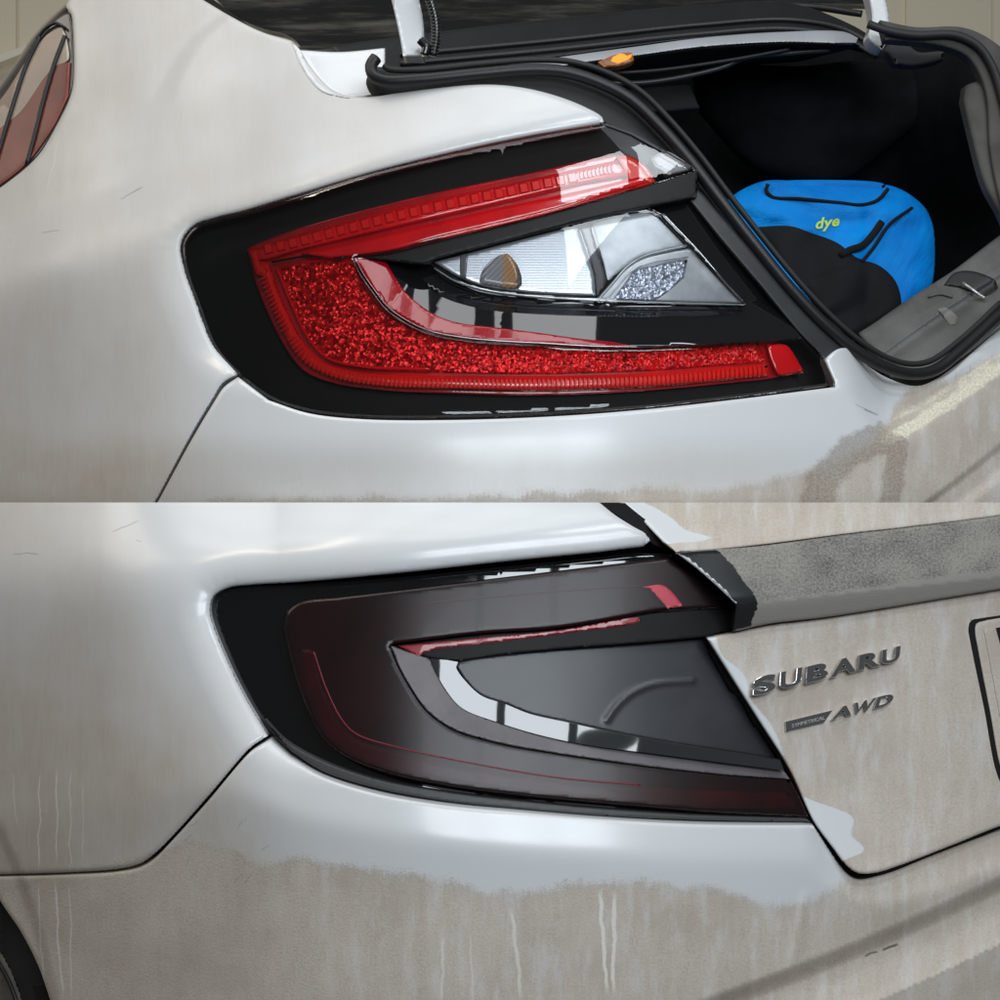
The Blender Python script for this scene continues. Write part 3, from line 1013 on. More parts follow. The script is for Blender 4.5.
tube_on('inner_rib', [(276, 266), (290, 300), (306, 334), (326, 357), (360, 366), (430, 369)], .0016, lensU, M_red_gloss, tl, off=.015)
tube_on('inner_rib', [(272, 262), (310, 256), (345, 258)], .0014, lensU, M_black_in, tl, off=.014)


def ribs(name, pts, wid, f, off, pitch, mat, parent, hgt=.0022, sep=False, fill=.45, label=None):
    """small blocks across a guide"""
    q = np.array(cr(pts, .5))
    L = np.concatenate([[0], np.cumsum(np.linalg.norm(np.diff(q, axis=0), axis=1))])
    V, F = [], []
    shared = []
    for s0 in np.arange(pitch / 2, L[-1], pitch):
        i = np.searchsorted(L, s0)
        i = min(max(i, 1), len(q) - 2)
        c = q[i]
        tg = q[i + 1] - q[i - 1]
        tg /= np.linalg.norm(tg)
        nn = np.array([-tg[1], tg[0]])
        h = pitch * fill / 2
        cs = [c - tg * h - nn * wid / 2, c + tg * h - nn * wid / 2, c + tg * h + nn * wid / 2, c - tg * h + nn * wid / 2]
        cx = np.array(cs)
        y = f(cx[:, 0], cx[:, 1]) + off
        a = P(cx[:, 0], cx[:, 1], y)
        mid = c + (cx - c) * .72
        b_ = P(mid[:, 0], mid[:, 1], f(mid[:, 0], mid[:, 1]) + off - hgt)
        n0 = len(V)
        vv = list(a) + list(b_)
        ff = [(4, 5, 6, 7), (0, 1, 5, 4), (1, 2, 6, 5), (2, 3, 7, 6), (3, 0, 4, 7)]
        if sep:
            mesh_obj(name, vv, ff, mat, parent, smooth=False)
        else:
            V += vv
            F += [tuple(k + n0 for k in t_) for t_ in ff]
    if not sep:
        return mesh_obj(name, V, F, mat, parent, smooth=False, kind='stuff')


ribs('guide_ribs', [(290, 336), (306, 358), (335, 373), (380, 381), (450, 383), (540, 383), (650, 380), (766, 370)], 11, lensU, .011, 4.6, M_red_guide, tl)
ribs('guide_ribs', [(262, 276), (272, 302), (286, 332)], 9, lensU, .011, 4.6, M_red_gloss, tl)
ribs('light_cell', [(262, 250), (300, 241), (400, 215), (500, 193), (575, 177)], 11, lensU, .0155, 12.5, M_red_guide, tl, sep=True, fill=.72, hgt=.004)
ribs('guide_ribs', [(575, 177), (616, 168)], 8, lensU, .0155, 4, M_red_gloss, tl)
# bar underside and recess walls
inU = lambda o: (lambda x, y: lensU(x, y) + .030 + o)
M_satin = simple('satin_black', (.008, .008, .0075), .45, spec=.25, var=.15)
panel('bar_underside', outline([(355, 258), (390, 253), (440, 241), (540, 217), (656, 183), (697, 170)], [(697, 197)], [(650, 206), (590, 218), (540, 231), (480, 247), (440, 257), (424, 263), (400, 261)]),
      lambda x, y: lensU(x, y) + .004, M_satin, tl, roll=1.5, thick=.03, step=4)
# recessed middle: glossy black tray that mirrors the room, then the clear lamp
TRAY = outline([(357, 259), (400, 262), (424, 264), (427, 258), (500, 240), (560, 226), (650, 205), (690, 197)],
               [(750, 268), (802, 338)], [(776, 341), (720, 344), (640, 348)], VU_OUT[::-1][1:])


def trayU(px, py):
    # a dished strip: leans back along its inner edge
    d = poly_dist(px, py, [(355, 258), (388, 307), (430, 331), (500, 341), (640, 347), (800, 340)], closed=False)
    return lensU(px, py) + .006 + .00055 * np.minimum(d, 40)


panel('gloss_tray', TRAY, trayU, simple('piano_black', (.008, .008, .009), .03, coat=1, coat_rough=.01), tl, roll=1.2, thick=.02, step=3.5)
panel('tray_edge_glass', outline(VU_OUT, [(612, 342), (575, 338), (540, 333), (500, 328), (460, 323), (440, 317), (420, 305), (404, 290), (392, 272), (386, 261)]),
      lambda x, y: trayU(x, y) - .006, simple('red_edge_plastic', (.34, .004, .012), .1, coat=.7, coat_rough=.01, grain=.25, gscale=30), tl, roll=1.5, thick=.004, step=3)
tube_on('tray_rim', [(355, 258), (390, 261), (424, 263), (434, 259)], .0009, trayU, M_chrome, tl, off=-.003)
tube_on('tray_rim', VU_OUT, .0007, trayU, M_chrome_soft, tl, off=-.007)
CLR = outline([(428, 262), (440, 256), (500, 240), (560, 226), (620, 212), (648, 208), (662, 214)], [(700, 254), (747, 305)], [(700, 305), (640, 303), (575, 301), (520, 297), (480, 291), (455, 282), (440, 273)])
panel('lamp_bowl', CLR, lambda x, y: trayU(x, y) + .004 - .008, M_black_gloss, tl, roll=2, thick=.01, step=4)
t = NT('prismatic_chrome')
wv_ = t.n('ShaderNodeTexWave', Scale=120.0, Distortion=.3)
wv_.bands_direction = 'Y'
t.t.links.new(t.uv(), wv_.inputs['Vector'])
b = t.n('ShaderNodeBsdfPrincipled')
t.set(b.inputs['Base Color'], (.52, .54, .57))
b.inputs['Metallic'].default_value = .6
b.inputs['Roughness'].default_value = .22
t.t.links.new(t.bump(wv_.outputs[0], .025, .001), b.inputs['Normal'])
M_prism = t.finish(b.outputs[0])
cl = lambda o: (lambda x, y: trayU(x, y) - .004 + o)
panel('reverse_reflector', outline([(434, 262), (500, 245), (560, 230), (578, 226)], [(586, 250), (594, 275), (596, 296)], [(560, 295), (520, 292), (482, 286), (458, 277), (446, 270)]),
      lambda x, y: trayU(x, y) - .006 - .00012 * (300 - y), M_prism, tl, roll=3, thick=.006, step=3)
panel('reflector_bridge', outline([(579, 226), (590, 223)], [(600, 258), (606, 282), (597, 297)], [(594, 272), (587, 250)]), cl(-.001), simple('dark_bridge', (.06, .06, .065), .3, coat=.8), tl, roll=1.5, step=3)
panel('reverse_reflector', outline([(590, 223), (620, 215), (648, 211), (658, 216)], [(688, 247)], [(665, 251), (640, 258), (626, 268), (607, 284)], [(602, 262)]), cl(-.0005), simple('grey_prism', (.50, .52, .54), .28, .4, var=.35), tl, roll=3, thick=.006, step=3)
panel('reflector_bridge', outline([(460, 255), (468, 253)], [(466, 280), (460, 277)]), cl(-.0085), simple('grey_bridge', (.12, .12, .125), .3, coat=.8), tl, roll=1, step=3)
# bulb seen through the prisms
t = NT('amber_bulb')
wv_ = t.n('ShaderNodeTexWave', Scale=110.0, Distortion=.5)
wv_.bands_direction = 'DIAGONAL'
t.t.links.new(t.uv(), wv_.inputs['Vector'])
sx = t.n('ShaderNodeSeparateXYZ')
t.t.links.new(t.uv(), sx.inputs[0])
b = t.n('ShaderNodeBsdfPrincipled')
am = t.mix(t.ramp(sx.outputs[0], .497, .509), (.34, .34, .35), (.52, .27, .12))
t.set(b.inputs['Base Color'], t.mix(t.math('MULTIPLY', t.ramp(sx.outputs[0], .513, .519), .9), am, (.12, .09, .09)))
b.inputs['Roughness'].default_value = .2
b.inputs['Coat Weight'].default_value = 1
t.t.links.new(t.bump(wv_.outputs[0], .8, .002), b.inputs['Normal'])
panel('turn_bulb', outline([(478, 284), (482, 268), (495, 254), (508, 250), (517, 260), (522, 274), (521, 288), (505, 289)]), lambda x, y: trayU(x, y) - .0125, t.finish(b.outputs[0]), tl, roll=7, thick=.004, step=2)
# fog pocket at the right of the lamp
M_smokechr = simple('smoked_chrome', (.52, .53, .55), .32, .6, var=.3)
M_crys = glitter('clear_crystal_reflector', (.34, .36, .42), (.62, .65, .75), 380, .18, .7, .6)
panel('fog_pocket', outline([(596, 299), (626, 268), (640, 258), (665, 252), (690, 248)], [(708, 268), (742, 303)], [(700, 303), (640, 301)]), cl(-.002), M_smokechr, tl, roll=2.5, thick=.008, step=3)
panel('fog_reflector', outline([(612, 300), (624, 284), (634, 271), (655, 265), (688, 259)], [(684, 278), (668, 292), (655, 301)]), cl(-.0045), M_crys, tl, roll=3, thick=.006, step=3)
M_clear_solid = simple('clear_rim_plastic', (.55, .57, .58), .12, .6, coat=1)
tube_on('fog_rim', [(598, 300), (612, 284), (628, 266), (645, 256), (668, 250), (686, 246)], .0017, trayU, M_clear_solid, tl, off=-.009)
tube_on('fog_rim', [(606, 301), (619, 285), (632, 271), (650, 263), (688, 257)], .0008, trayU, M_chrome, tl, off=-.010)
tube_on('lamp_rim', [(663, 214), (700, 253), (722, 279), (744, 303)], .0012, trayU, M_clear_solid, tl, off=-.008)
tube_on('lamp_rim', [(434, 268), (455, 281), (482, 289), (520, 295), (575, 299), (640, 302), (746, 305)], .0012, trayU, M_clear_solid, tl, off=-.009)
tube_on('lamp_rim', [(430, 261), (500, 241), (560, 227), (620, 213), (650, 210)], .0009, trayU, M_clear_solid, tl, off=-.009)
panel('clear_inner_lens', CLR, lambda x, y: trayU(x, y) - .018, lens_mat('clear_inner_plastic', (.93, .94, .95), 0, 1.5), tl, roll=3, thick=.006, step=4)


# =================================================================== LOWER CAR (boot shut, film on the light)
YL = 0.0
LIGHT_L = outline([(672, 553), (640, 553), (600, 557), (500, 567), (400, 577), (300, 584), (250, 586), (228, 589), (214, 597), (211, 610),
                   (214, 624), (230, 664), (248, 700), (268, 732), (290, 754), (322, 773), (375, 790), (445, 802), (520, 810), (605, 817), (700, 821), (811, 823)],
                  [(811, 820), (790, 770), (760, 722), (706, 637)], [(733, 630), (735, 608), (700, 576), (674, 554)])


def hL(px):
    t = px - 430
    return np.where(t < 0, .24 * (t / 430) ** 2, .24 * (t / 570) ** 2)


def coreL(px, py):
    k = ip(px, [(-60, 578), (0, 576), (100, 572), (200, 562), (300, 548), (420, 535), (650, 517)])
    y = .95 * sp(k - py, 15) * (1 - sm(600, 720, px))
    t1 = ip(px, [(140, 800), (230, 790), (300, 815), (400, 835), (500, 848), (650, 858), (850, 862)])
    y = y + .36 * sp(t1 - py, 6) * (.35 + .65 * sm(100, 280, px))
    y = y - .08 * sp(py - 880, 20)
    return YL + hL(px) + y / 1000


def lensL(px, py):
    t1 = ip(px, [(140, 800), (230, 790), (300, 815), (400, 835), (500, 848), (650, 858), (850, 862)])
    return YL + hL(px) + .36 * sp(t1 - py, 6) * (.35 + .65 * sm(100, 280, px)) / 1000 + .013


ARCH = cr([(-30, 800), (0, 842), (25, 905), (52, 1010)])


def bodyL(px, py):
    y = coreL(px, py)
    d = poly_dist(px, py, LIGHT_L[::2])
    wt = 1 - sm(735, 790, py)
    y = y + wt * .013 * np.clip(1 - d / 36, 0, 1) ** 2
    # wheel arch lip
    x_a = ip(py, [(780, -30), (842, 0), (905, 25), (1010, 52)])
    y = y + .006 * sm(12, -2, px - x_a) * sm(800, 840, py)
    # bumper shelf under the boot, then a step below the lower line
    rid = ip(px, [(780, 850), (830, 886), (870, 902), (930, 892), (1000, 868), (1060, 846)])
    y = y + .0008 * sp(rid - py, 3) * sm(800, 860, px)
    ln = ip(px, [(560, 1050), (700, 1008), (770, 983), (830, 960), (910, 926), (1000, 884), (1060, 856)])
    s = py - ln
    wg = sm(640, 760, px)
    y = y + wg * (.023 * (sm(-10, 11, s)) - .0011 * sp(s - 26, 5) * (s < 60) - .0011 * 34 * (s >= 60))
    # soft corner edge running down the bumper
    xe = ip(py, [(880, 806), (940, 797), (1010, 780)])
    y = y - .0022 * np.exp(-((px - xe) / 5) ** 2) * sm(885, 910, py) * (1 - sm(950, 985, py))
    return y


strk = [((40, 768), (38, 876), 1.0, .55), ((57, 766), (56, 868), 1.0, .6), ((70, 766), (70, 876), 1.0, .45), ((83, 780), (82, 866), .9, .35),
        ((38, 880), (44, 1005), 1.1, .5), ((55, 876), (63, 1005), 1.3, .6), ((70, 880), (71, 1005), 1.0, .5), ((12, 770), (18, 830), 1.2, .3),
        ((442, 935), (443, 1005), 1.7, .5), ((470, 930), (473, 1005), 1.3, .35), ((511, 905), (522, 1005), 2.4, .6), ((600, 885), (607, 1000), 2.4, .85),
        ((614, 888), (613, 1000), 2.4, .8)]
mk = [((110, 532), (142, 520), .9, .8), ((10, 554), (42, 554), .9, .75), ((136, 540), (143, 543), .8, .6)]
random.seed(3)
for k in range(8):
    x0 = 160 + random.random() * 130
    y0 = 815 + random.random() * 70 - (x0 - 220) * .1
    mk.append(((x0, y0), (x0 - 4 - random.random() * 8, y0 + 5 + random.random() * 9), .7, .5))
mk += [((560, 883), (568, 878), .9, .5), ((864, 957), (880, 952), 1.6, 1.3), ((882, 951), (900, 944), 2.0, 1.5)]
M_paintL = paint('white_paint_lower_car', WHITE, marks=mk, lights=strk)
TIP = [(690, 500), (710, 540), (740, 632), (752, 672), (768, 700)]


def dirtL(px, py):
    # quarter panel and bumper
    low = ip(px, [(-60, 900), (0, 890), (120, 860), (200, 838), (228, 848), (255, 862), (300, 857), (350, 868), (430, 878), (520, 893), (600, 880), (700, 888), (800, 902), (830, 892), (850, 878), (1000, 830)])
    a = (py - low) / 60
    b = (py - 760) / 90 - .55 * sm(100, 220, px)
    return np.clip(np.where(px < 228, np.maximum(a, -.32 - sm(150, 220, px) * .3), a), -1, .6)


def filmL(px, py):
    a = (.48 + .47 * sm(580, 800, py)) * (1 - sm(100, 235, px - (py - 650) * .45))
    return np.clip(a + .12, 0, 1)


DL = {'dirt': dirtL, 'film': filmL}


def lidf(px, py):
    return YL + .012 + hL(px) + .00030 * (HOR + 370 - py) + .0006 * sp(py - 800, 12) * -.4


def dirtLid(px, py):
    # wiped next to the light, thick elsewhere
    e = ip(py, [(500, 640), (515, 668), (530, 685), (541, 700), (544, 668), (600, 700), (640, 716), (655, 722), (672, 742), (700, 752), (725, 772), (752, 783), (775, 784), (800, 812), (812, 846), (835, 852), (853, 862), (862, 838), (900, 830)])
    return np.clip((px - e) / 16, -1, .9)


DLID = {'dirt': dirtLid, 'film': lambda x, y: .08 + 0 * x}
carL = thing('sedan', 'lower slush-coated white sedan with its boot shut, dark matt film on its tail light', 'car', (0, .3, -.5))
panel('inner_body', outline([(-40, HOR + .5), (1040, HOR + .5)], [(1040, 1040), (60, 1040), (30, 980), (-10, 850), (-40, 800)]),
      lambda x, y: lidf(x, y) * .5 + .5 * coreL(x, np.maximum(y, 560)) + .07, M_dark, carL, roll=0, step=24, thick=.01)
panel('quarter_panel', outline([(-40, HOR)], [(598, HOR)],
                               [(600, 503), (615, 515), (634, 527), (646, 534), (650, 541), (644, 546), (630, 548)],
                               [(600, 552), (500, 562), (400, 573), (300, 582), (250, 585), (228, 588), (213, 597), (210, 610), (213, 624), (229, 664), (247, 700), (266, 732), (268, 736)],
                               [(258, 742), (248, 750), (205, 800), (165, 844), (152, 856), (140, 864), (120, 869), (60, 873), (-40, 875.5)]),
      bodyL, M_paintL, carL, roll=5, thick=.03, step=4, attrs=DL)
panel('bumper', outline([(-40, 877.5), (60, 875), (120, 871.5), (142, 866.5), (155, 858), (167, 846), (207, 802), (250, 752), (260, 745), (270, 739)],
                        [(290, 757), (322, 776), (375, 793), (445, 805), (520, 812), (605, 819), (700, 824), (813, 825)],
                        [(828, 848), (842, 868), (850, 876), (858, 879.5), (874, 876.5), (897, 869), (950, 848), (1040, 816)],
                        [(1040, 1040)], [(64, 1040), (52, 1005), (38, 965), (20, 930), (0, 900), (-40, 820)]),
      bodyL, M_paintL, carL, roll=4, thick=.04, step=3.5, attrs=DL)
# wheel arch
panel('arch_liner', outline([(-40, 850), (0, 898), (20, 930), (38, 965), (58, 1040)], [(-40, 1040)]), lambda x, y: bodyL(np.maximum(x, 0), y) + .035, M_rubber2, carL, roll=3, thick=.02)
panel('wheel', outline([(-40, 880), (0, 950), (10, 968), (22, 1000), (28, 1040)], [(-40, 1040)]), lambda x, y: bodyL(np.maximum(x, 0), y) + .028, simple('dusty_tyre', (.10, .09, .075), .8, grain=.5, var=.4), carL, roll=8, thick=.02)
tube_on('wheel_groove', [(-20, 940), (2, 968), (16, 1000), (22, 1030)], .0022, lambda x, y: bodyL(np.maximum(x, 0), y) + .026, M_rubber, carL)

# boot lid
panel('seam_channel', outline([(600, 503), (634, 527), (655, 545), (676, 552)], [(706, 637), (760, 724), (811, 822), (853, 877), (880, 878), (1000, 829), (1040, 815)], [(1040, 800), (900, 850), (860, 862), (830, 830), (780, 740), (720, 630), (690, 560), (625, HOR + .5)]),
      lambda x, y: lidf(x, y) + .03, M_dark, carL, roll=0, thick=.01, step=10)
LIDTOP = outline([(621, HOR), (1040, HOR)], [(1040, 509), (1000, 515.5), (900, 528), (850, 533.5), (760, 545), (700, 551), (676, 552)], [(664, 543), (645, 523)])
lid = panel('boot_lid', outline([(707, 638), (733, 633), (769, 625), (820, 619), (880, 609), (940, 599), (1040, 582)],
                                [(1040, 814), (1000, 826), (950, 846), (895, 867), (874, 873), (858, 873), (848, 867), (834, 849), (813, 820), (790, 770), (760, 722)]),
            lidf, M_paintL, carL, roll=4, thick=.03, step=3.5, attrs=DLID)
panel('lid_top', LIDTOP, lambda x, y: lidf(x, y) + .0009 * (553 - y), M_paintL, lid, roll=4, thick=.03, step=3.5, attrs=DLID)


def spf(px, py):
    top = ip(px, [(674, 552), (850, 533), (1000, 517), (1060, 509)])
    mid = ip(px, [(674, 612), (769, 602), (880, 587), (1000, 570), (1060, 561)])
    return lidf(px, py) - .004 - .00052 * np.clip(py - top, 0, 60) + .0010 * sp(py - mid, 4.5)


M_spoil = NT('dusty_black_spoiler')
t = M_spoil
n2 = t.noise(420, 3, rough=.75)
n1 = t.noise(26, 5)
sx = t.n('ShaderNodeSeparateXYZ')
t.t.links.new(t.uv(), sx.inputs[0])
d = t.attr('dirt')
e = t.math('ADD', d, t.math('MULTIPLY', t.math('SUBTRACT', t.noise(1, 4, stretch=(30, 240, 1)), .5), .5))
m = t.ramp(e, -.03, .05)
th = t.attr('thin')
sp1 = t.ramp(t.math('SUBTRACT', t.math('ADD', t.math('MULTIPLY', n2, 1.0), t.math('MULTIPLY', n1, .5)), th), .16, .62)
m = t.math('MULTIPLY', m, t.math('ADD', t.math('MULTIPLY', sp1, .75), .25))
b = t.n('ShaderNodeBsdfPrincipled')
t.set(b.inputs['Base Color'], t.mix(m, (.014, .016, .017), (.33, .31, .275)))
t.set(b.inputs['Roughness'], t.ramp(m, 0, 1, .18, .95))
t.set(b.inputs['Coat Weight'], t.ramp(m, 0, .3, 1, 0))
t.t.links.new(t.bump(t.math('MULTIPLY', m, n2), .5, .001), b.inputs['Normal'])
M_spoil = t.finish(b.outputs[0])


def dirtS(px, py):
    e = ip(py, [(540, 704), (560, 728), (580, 743), (603, 757), (620, 752), (636, 748)])
    return np.clip((px - e) / 14, -1, .9)


def thinS(px, py):
    a = .12 * np.exp(-((px - 800) / 90) ** 2) + .10 * np.exp(-((px - 930) / 120) ** 2)
    mid = ip(px, [(674, 612), (769, 602), (880, 587), (1000, 570), (1060, 561)])
    return (a + .19) * (1 - sm(-4, 4, py - mid))


panel('spoiler', outline([(675, 553), (690, 551.5), (760, 546.5), (850, 535), (900, 529.5), (1000, 517), (1040, 511)], [(1040, 583), (940, 599), (880, 609), (820, 618), (769, 624), (733, 632)], [(736, 606), (720, 590), (695, 568)]),
      spf, M_spoil, lid, roll=3, thick=.03, step=3, attrs={'dirt': dirtS, 'thin': thinS})

# badges
M_bchrome = simple('dusty_chrome_letter', (.62, .63, .64), .16, .95, coat=.3, var=.25)
t = NT('dusty_chrome_letter_top')
n2 = t.noise(90, 2)
n1 = t.noise(22, 4)
m = t.ramp(t.math('ADD', n2, t.math('MULTIPLY', n1, .8)), .85, 1.25)
gs = t.n('ShaderNodeSeparateXYZ')
t.t.links.new(t.n('ShaderNodeNewGeometry').outputs['True Normal'], gs.inputs[0])
m = t.math('MULTIPLY', m, t.ramp(t.math('MULTIPLY', gs.outputs[1], -1), .55, .85))
b = t.n('ShaderNodeBsdfPrincipled')
t.set(b.inputs['Base Color'], t.mix(m, (.82, .83, .85), (.58, .54, .48)))
t.set(b.inputs['Metallic'], t.ramp(m, 0, 1, 1, 0))
t.set(b.inputs['Roughness'], t.ramp(m, 0, 1, .15, .8))
M_bchrome = t.finish(b.outputs[0])


def stroke_letter(name, polys, org, ux, vy, f, mat, parent, depth=.004, base=0.0, bev=.0009):
    """letter from convex stroke outlines in em units, bevelled solid on the surface"""
    V, F = [], []
    for pl in polys:
        p = np.array(pl, float)
        px = org[0] + p[:, 0] * ux[0] + p[:, 1] * vy[0]
        py = org[1] + p[:, 0] * ux[1] + p[:, 1] * vy[1]
        y = f(px, py) + base
        c = np.array([px.mean(), py.mean()])
        A = P(px, py, y + .001)
        B = P(px, py, y - depth + bev)
        k = 1 - .6 / max(4, np.linalg.norm(np.stack([px, py], -1) - c, axis=1).mean())
        C_ = P(c[0] + (px - c[0]) * k, c[1] + (py - c[1]) * k, y - depth)
        n = len(p)
        o = len(V)
        V += list(A) + list(B) + list(C_)
        F.append(tuple(o + 2 * n + i for i in range(n)))
        for i in range(n):
            j = (i + 1) % n
            F.append((o + i, o + j, o + n + j, o + n + i))
            F.append((o + n + i, o + n + j, o + 2 * n + j, o + 2 * n + i))
    me = bpy.data.meshes.new(name)
    me.from_pydata([tuple(map(float, v)) for v in V], [], F)
    me.update()
    return link(name, me, mat, parent)


R = lambda x0, y0, x1, y1, s=0: [(x0, y0), (x1, y0), (x1 + s, y1), (x0 + s, y1)]
GL = {
    'S': [R(.12, .80, .98, 1.0), R(0, .52, .26, .92), R(.10, .42, .88, .62), R(.72, .10, .98, .52), R(.0, 0, .88, .2)],
    'U': [R(0, .12, .28, 1.0), R(.72, .12, 1.0, 1.0), R(.08, 0, .92, .22)],
    'B': [R(0, 0, .28, 1.0), R(.2, .80, .88, 1.0), R(.2, .41, .92, .59), R(.2, 0, .88, .2), R(.72, .1, .98, .48), R(.70, .52, .95, .9)],
    'A': [[(0, 0), (.28, 0), (.62, 1), (.38, 1)], [(.72, 0), (1.0, 0), (.62, 1), (.40, 1)], R(.25, .22, .78, .40)],
    'R': [R(0, 0, .28, 1.0), R(.2, .80, .88, 1.0), R(.2, .38, .9, .56), R(.72, .46, .98, .9), [(.55, .40), (.80, .40), (1.0, 0), (.72, 0)]],
    'W': [[(.06, 0), (.28, 0), (.22, 1), (0, 1)], [(.10, 0), (.3, 0), (.6, 1), (.42, 1)], [(.52, 0), (.72, 0), (.62, 1), (.42, 1)], [(.55, 0), (.76, 0), (1.05, 1), (.86, 1)]],
    'D': [R(0, 0, .25, 1.0), R(.2, .80, .8, 1.0), R(.2, 0, .8, .2), R(.72, .12, .98, .88)],
}
def badge(text, spans, org, slope, cap, slant, depth, bold=.035):
    """raised letters fitted to measured spans (x0, width) along a rising baseline"""
    for ch, (x0, w) in zip(text, spans):
        cu = bpy.data.curves.new('glyph', 'FONT')
        cu.body = ch
        cu.extrude = .05
        cu.offset = bold
        cu.bevel_depth = .03
        cu.resolution_u = 5
        ob = bpy.data.objects.new('glyph', cu)
        col.objects.link(ob)
        dg = bpy.context.evaluated_depsgraph_get()
        dg.update()
        me0 = ob.evaluated_get(dg).to_mesh()
        vv = np.array([tuple(v.co) for v in me0.vertices])
        ff = [tuple(p.vertices) for p in me0.polygons]
        ob.evaluated_get(dg).to_mesh_clear()
        bpy.data.objects.remove(ob)
        u = (vv[:, 0] - vv[:, 0].min()) / np.ptp(vv[:, 0])
        h = (vv[:, 1] - vv[:, 1].min()) / np.ptp(vv[:, 1])
        z = (vv[:, 2] - vv[:, 2].min()) / np.ptp(vv[:, 2])
        c = cap(x0)
        px = org[0] + x0 + u * w + h * slant
        py = org[1] - (x0 + u * w) * slope - h * c
        W = P(px, py, lidf(px, py) + .001 - z * (depth + .001))
        o = mesh_obj('badge_letter', W, ff, M_bchrome, lid, smooth=False)


badge('SUBARU', [(0, 24), (27, 23), (53.5, 23), (78, 27), (106, 23), (129, 19)], (751.5, 697.5), .245, lambda x: 19.5 - x * .028, 1.5, .011, .02)
bo = np.array([785.5, 732.0])
stroke_letter('badge_bar', [[(0, 0), (.82, 0), (1, 1.05), (-.02, 1)]], bo, (47, -11), (0.5, -10.5), lidf, M_bchrome, lid, depth=.0030)
badge('AWD', [(45, 21), (65, 22), (88, 18)], (785.5, 732.5), .262, lambda x: 12.5, 4, .0075, .015)
lettering('SYMMETRICAL', 'badge_letter', (792, 727.5), (5.2, -1.3), (.2, -5.0), lidf, simple('grey_print', (.42, .40, .37), .6), lid, off=-.0034, depth=.0002, sep=[.08] * 11)

# number plate pocket at the frame edge
PLF = outline([(1040, 608), (1000, 615), (980, 618), (971, 620), (968, 628), (970, 642), (984, 710), (996, 772), (1003, 785), (1040, 780)])
M_pl = paint('plate_recess_paint', (.40, .37, .33))
panel('plate_recess', PLF, lambda x, y: lidf(x, y) - .001, M_dark, lid, roll=2, thick=.003, step=4)
panel('plate_frame', outline([(1040, 611), (1000, 618), (984, 621), (976, 624), (975, 632), (978, 650), (990, 712), (1001, 768), (1008, 780), (1040, 776)]), lambda x, y: lidf(x, y) - .006, M_paintL, lid, roll=4, thick=.006, step=3, attrs={'dirt': lambda x, y: .5 + 0 * x, 'film': lambda x, y: .5 + 0 * x})
pl = panel('number_plate', outline([(984, 630), (1040, 620)], [(1040, 770), (1010, 770)]), lambda x, y: lidf(x, y) - .0085, M_paintL, lid, roll=1.5, thick=.002, step=4, attrs={'dirt': lambda x, y: .6 + 0 * x, 'film': lambda x, y: .6 + 0 * x})
quad_px('plate_digit', [(996, 628, float(lidf(np.array(996.), np.array(628.))) - .0097), (1012, 625, float(lidf(np.array(1012.), np.array(625.))) - .0097), (1016, 650, float(lidf(np.array(1016.), np.array(650.))) - .0097), (1001, 646, float(lidf(np.array(1001.), np.array(646.))) - .0097)], simple('plate_ink', (.01, .01, .012), .5), lid, thick=.001)

# --- lower tail light -------------------------------------------------------
tl2 = panel('tail_light', LIGHT_L, lambda x, y: lensL(x, y) + .045, M_black_in, carL, roll=0, thick=.004, step=14, label='tail light wrapped in matt smoke film on the lower car')
VREG = outline([(395, 648), (480, 640), (560, 632), (735, 610)], [(733, 630), (706, 637), (790, 778)], [(640, 765), (500, 743), (425, 708)])


def borderL(px, py):
    q = np.stack([np.ravel(px), np.ravel(py)], -1)
    ins = inside(q, VREG).reshape(np.shape(px))
    return lensL(px, py) + .012 + .03 * ins


# glossy black border, top strip and corner
panel('gloss_border', LIGHT_L, borderL, simple('gloss_border_black', (.004, .004, .0045), .04, coat=1), tl2, roll=5, thick=.02, step=4)
M_rim2 = simple('matt_rim_strip', (.05, .053, .052), .5, grain=.2)
panel('lower_rim_strip', outline([(262, 716), (285, 740), (320, 760), (375, 779), (445, 792), (520, 801), (605, 809), (700, 815), (806, 818)], [(811, 822), (700, 820), (605, 816), (520, 809), (445, 801), (375, 788), (322, 771), (292, 752)]),
      lambda x, y: lensL(x, y) - .0005, M_rim2, tl2, roll=2, thick=.01, step=3)
# filmed lens: black frosted film with the red showing through as darker red plastic below
VL_OUT = [(391, 646), (399, 666), (410, 686), (425, 708), (440, 721), (458, 731), (500, 743), (550, 752), (640, 765), (720, 774), (790, 779)]
OUT_L = outline([(286, 612), (300, 602), (340, 597), (400, 590), (500, 578), (600, 566), (668, 558)], [(700, 577), (734, 607)],
                [(660, 611), (560, 628), (480, 634), (395, 644)], VL_OUT, [(800, 797), (809, 817)],
                [(700, 812), (605, 804), (520, 796), (445, 786), (385, 773), (345, 757), (325, 741), (312, 720), (300, 690), (290, 655), (284, 628)])
panel('red_reflector', OUT_L, lambda x, y: lensL(x, y) + .0028, simple('dark_red_reflector', (.17, .003, .008), .3, coat=.6, var=.4), tl2, roll=3, thick=.01, step=5)
film = lens_mat('smoke_film', (.54, .50, .51), 0, 1.4, body=(.006, .006, .0065), body_fac=.57, body_rough=.30)
panel('light_guide', outline([(300, 648), (314, 650), (326, 690), (343, 722), (358, 738), (400, 751), (470, 765), (560, 779), (680, 788), (790, 792)],
                             [(798, 810), (680, 808), (560, 799), (470, 788), (390, 772), (348, 756), (324, 734), (308, 698), (300, 662)]), lambda x, y: lensL(x, y) - .0010, simple('shaded_light_guide', (.40, .004, .012), .3, coat=.6, var=.35), tl2, roll=7, thick=.004, step=3)
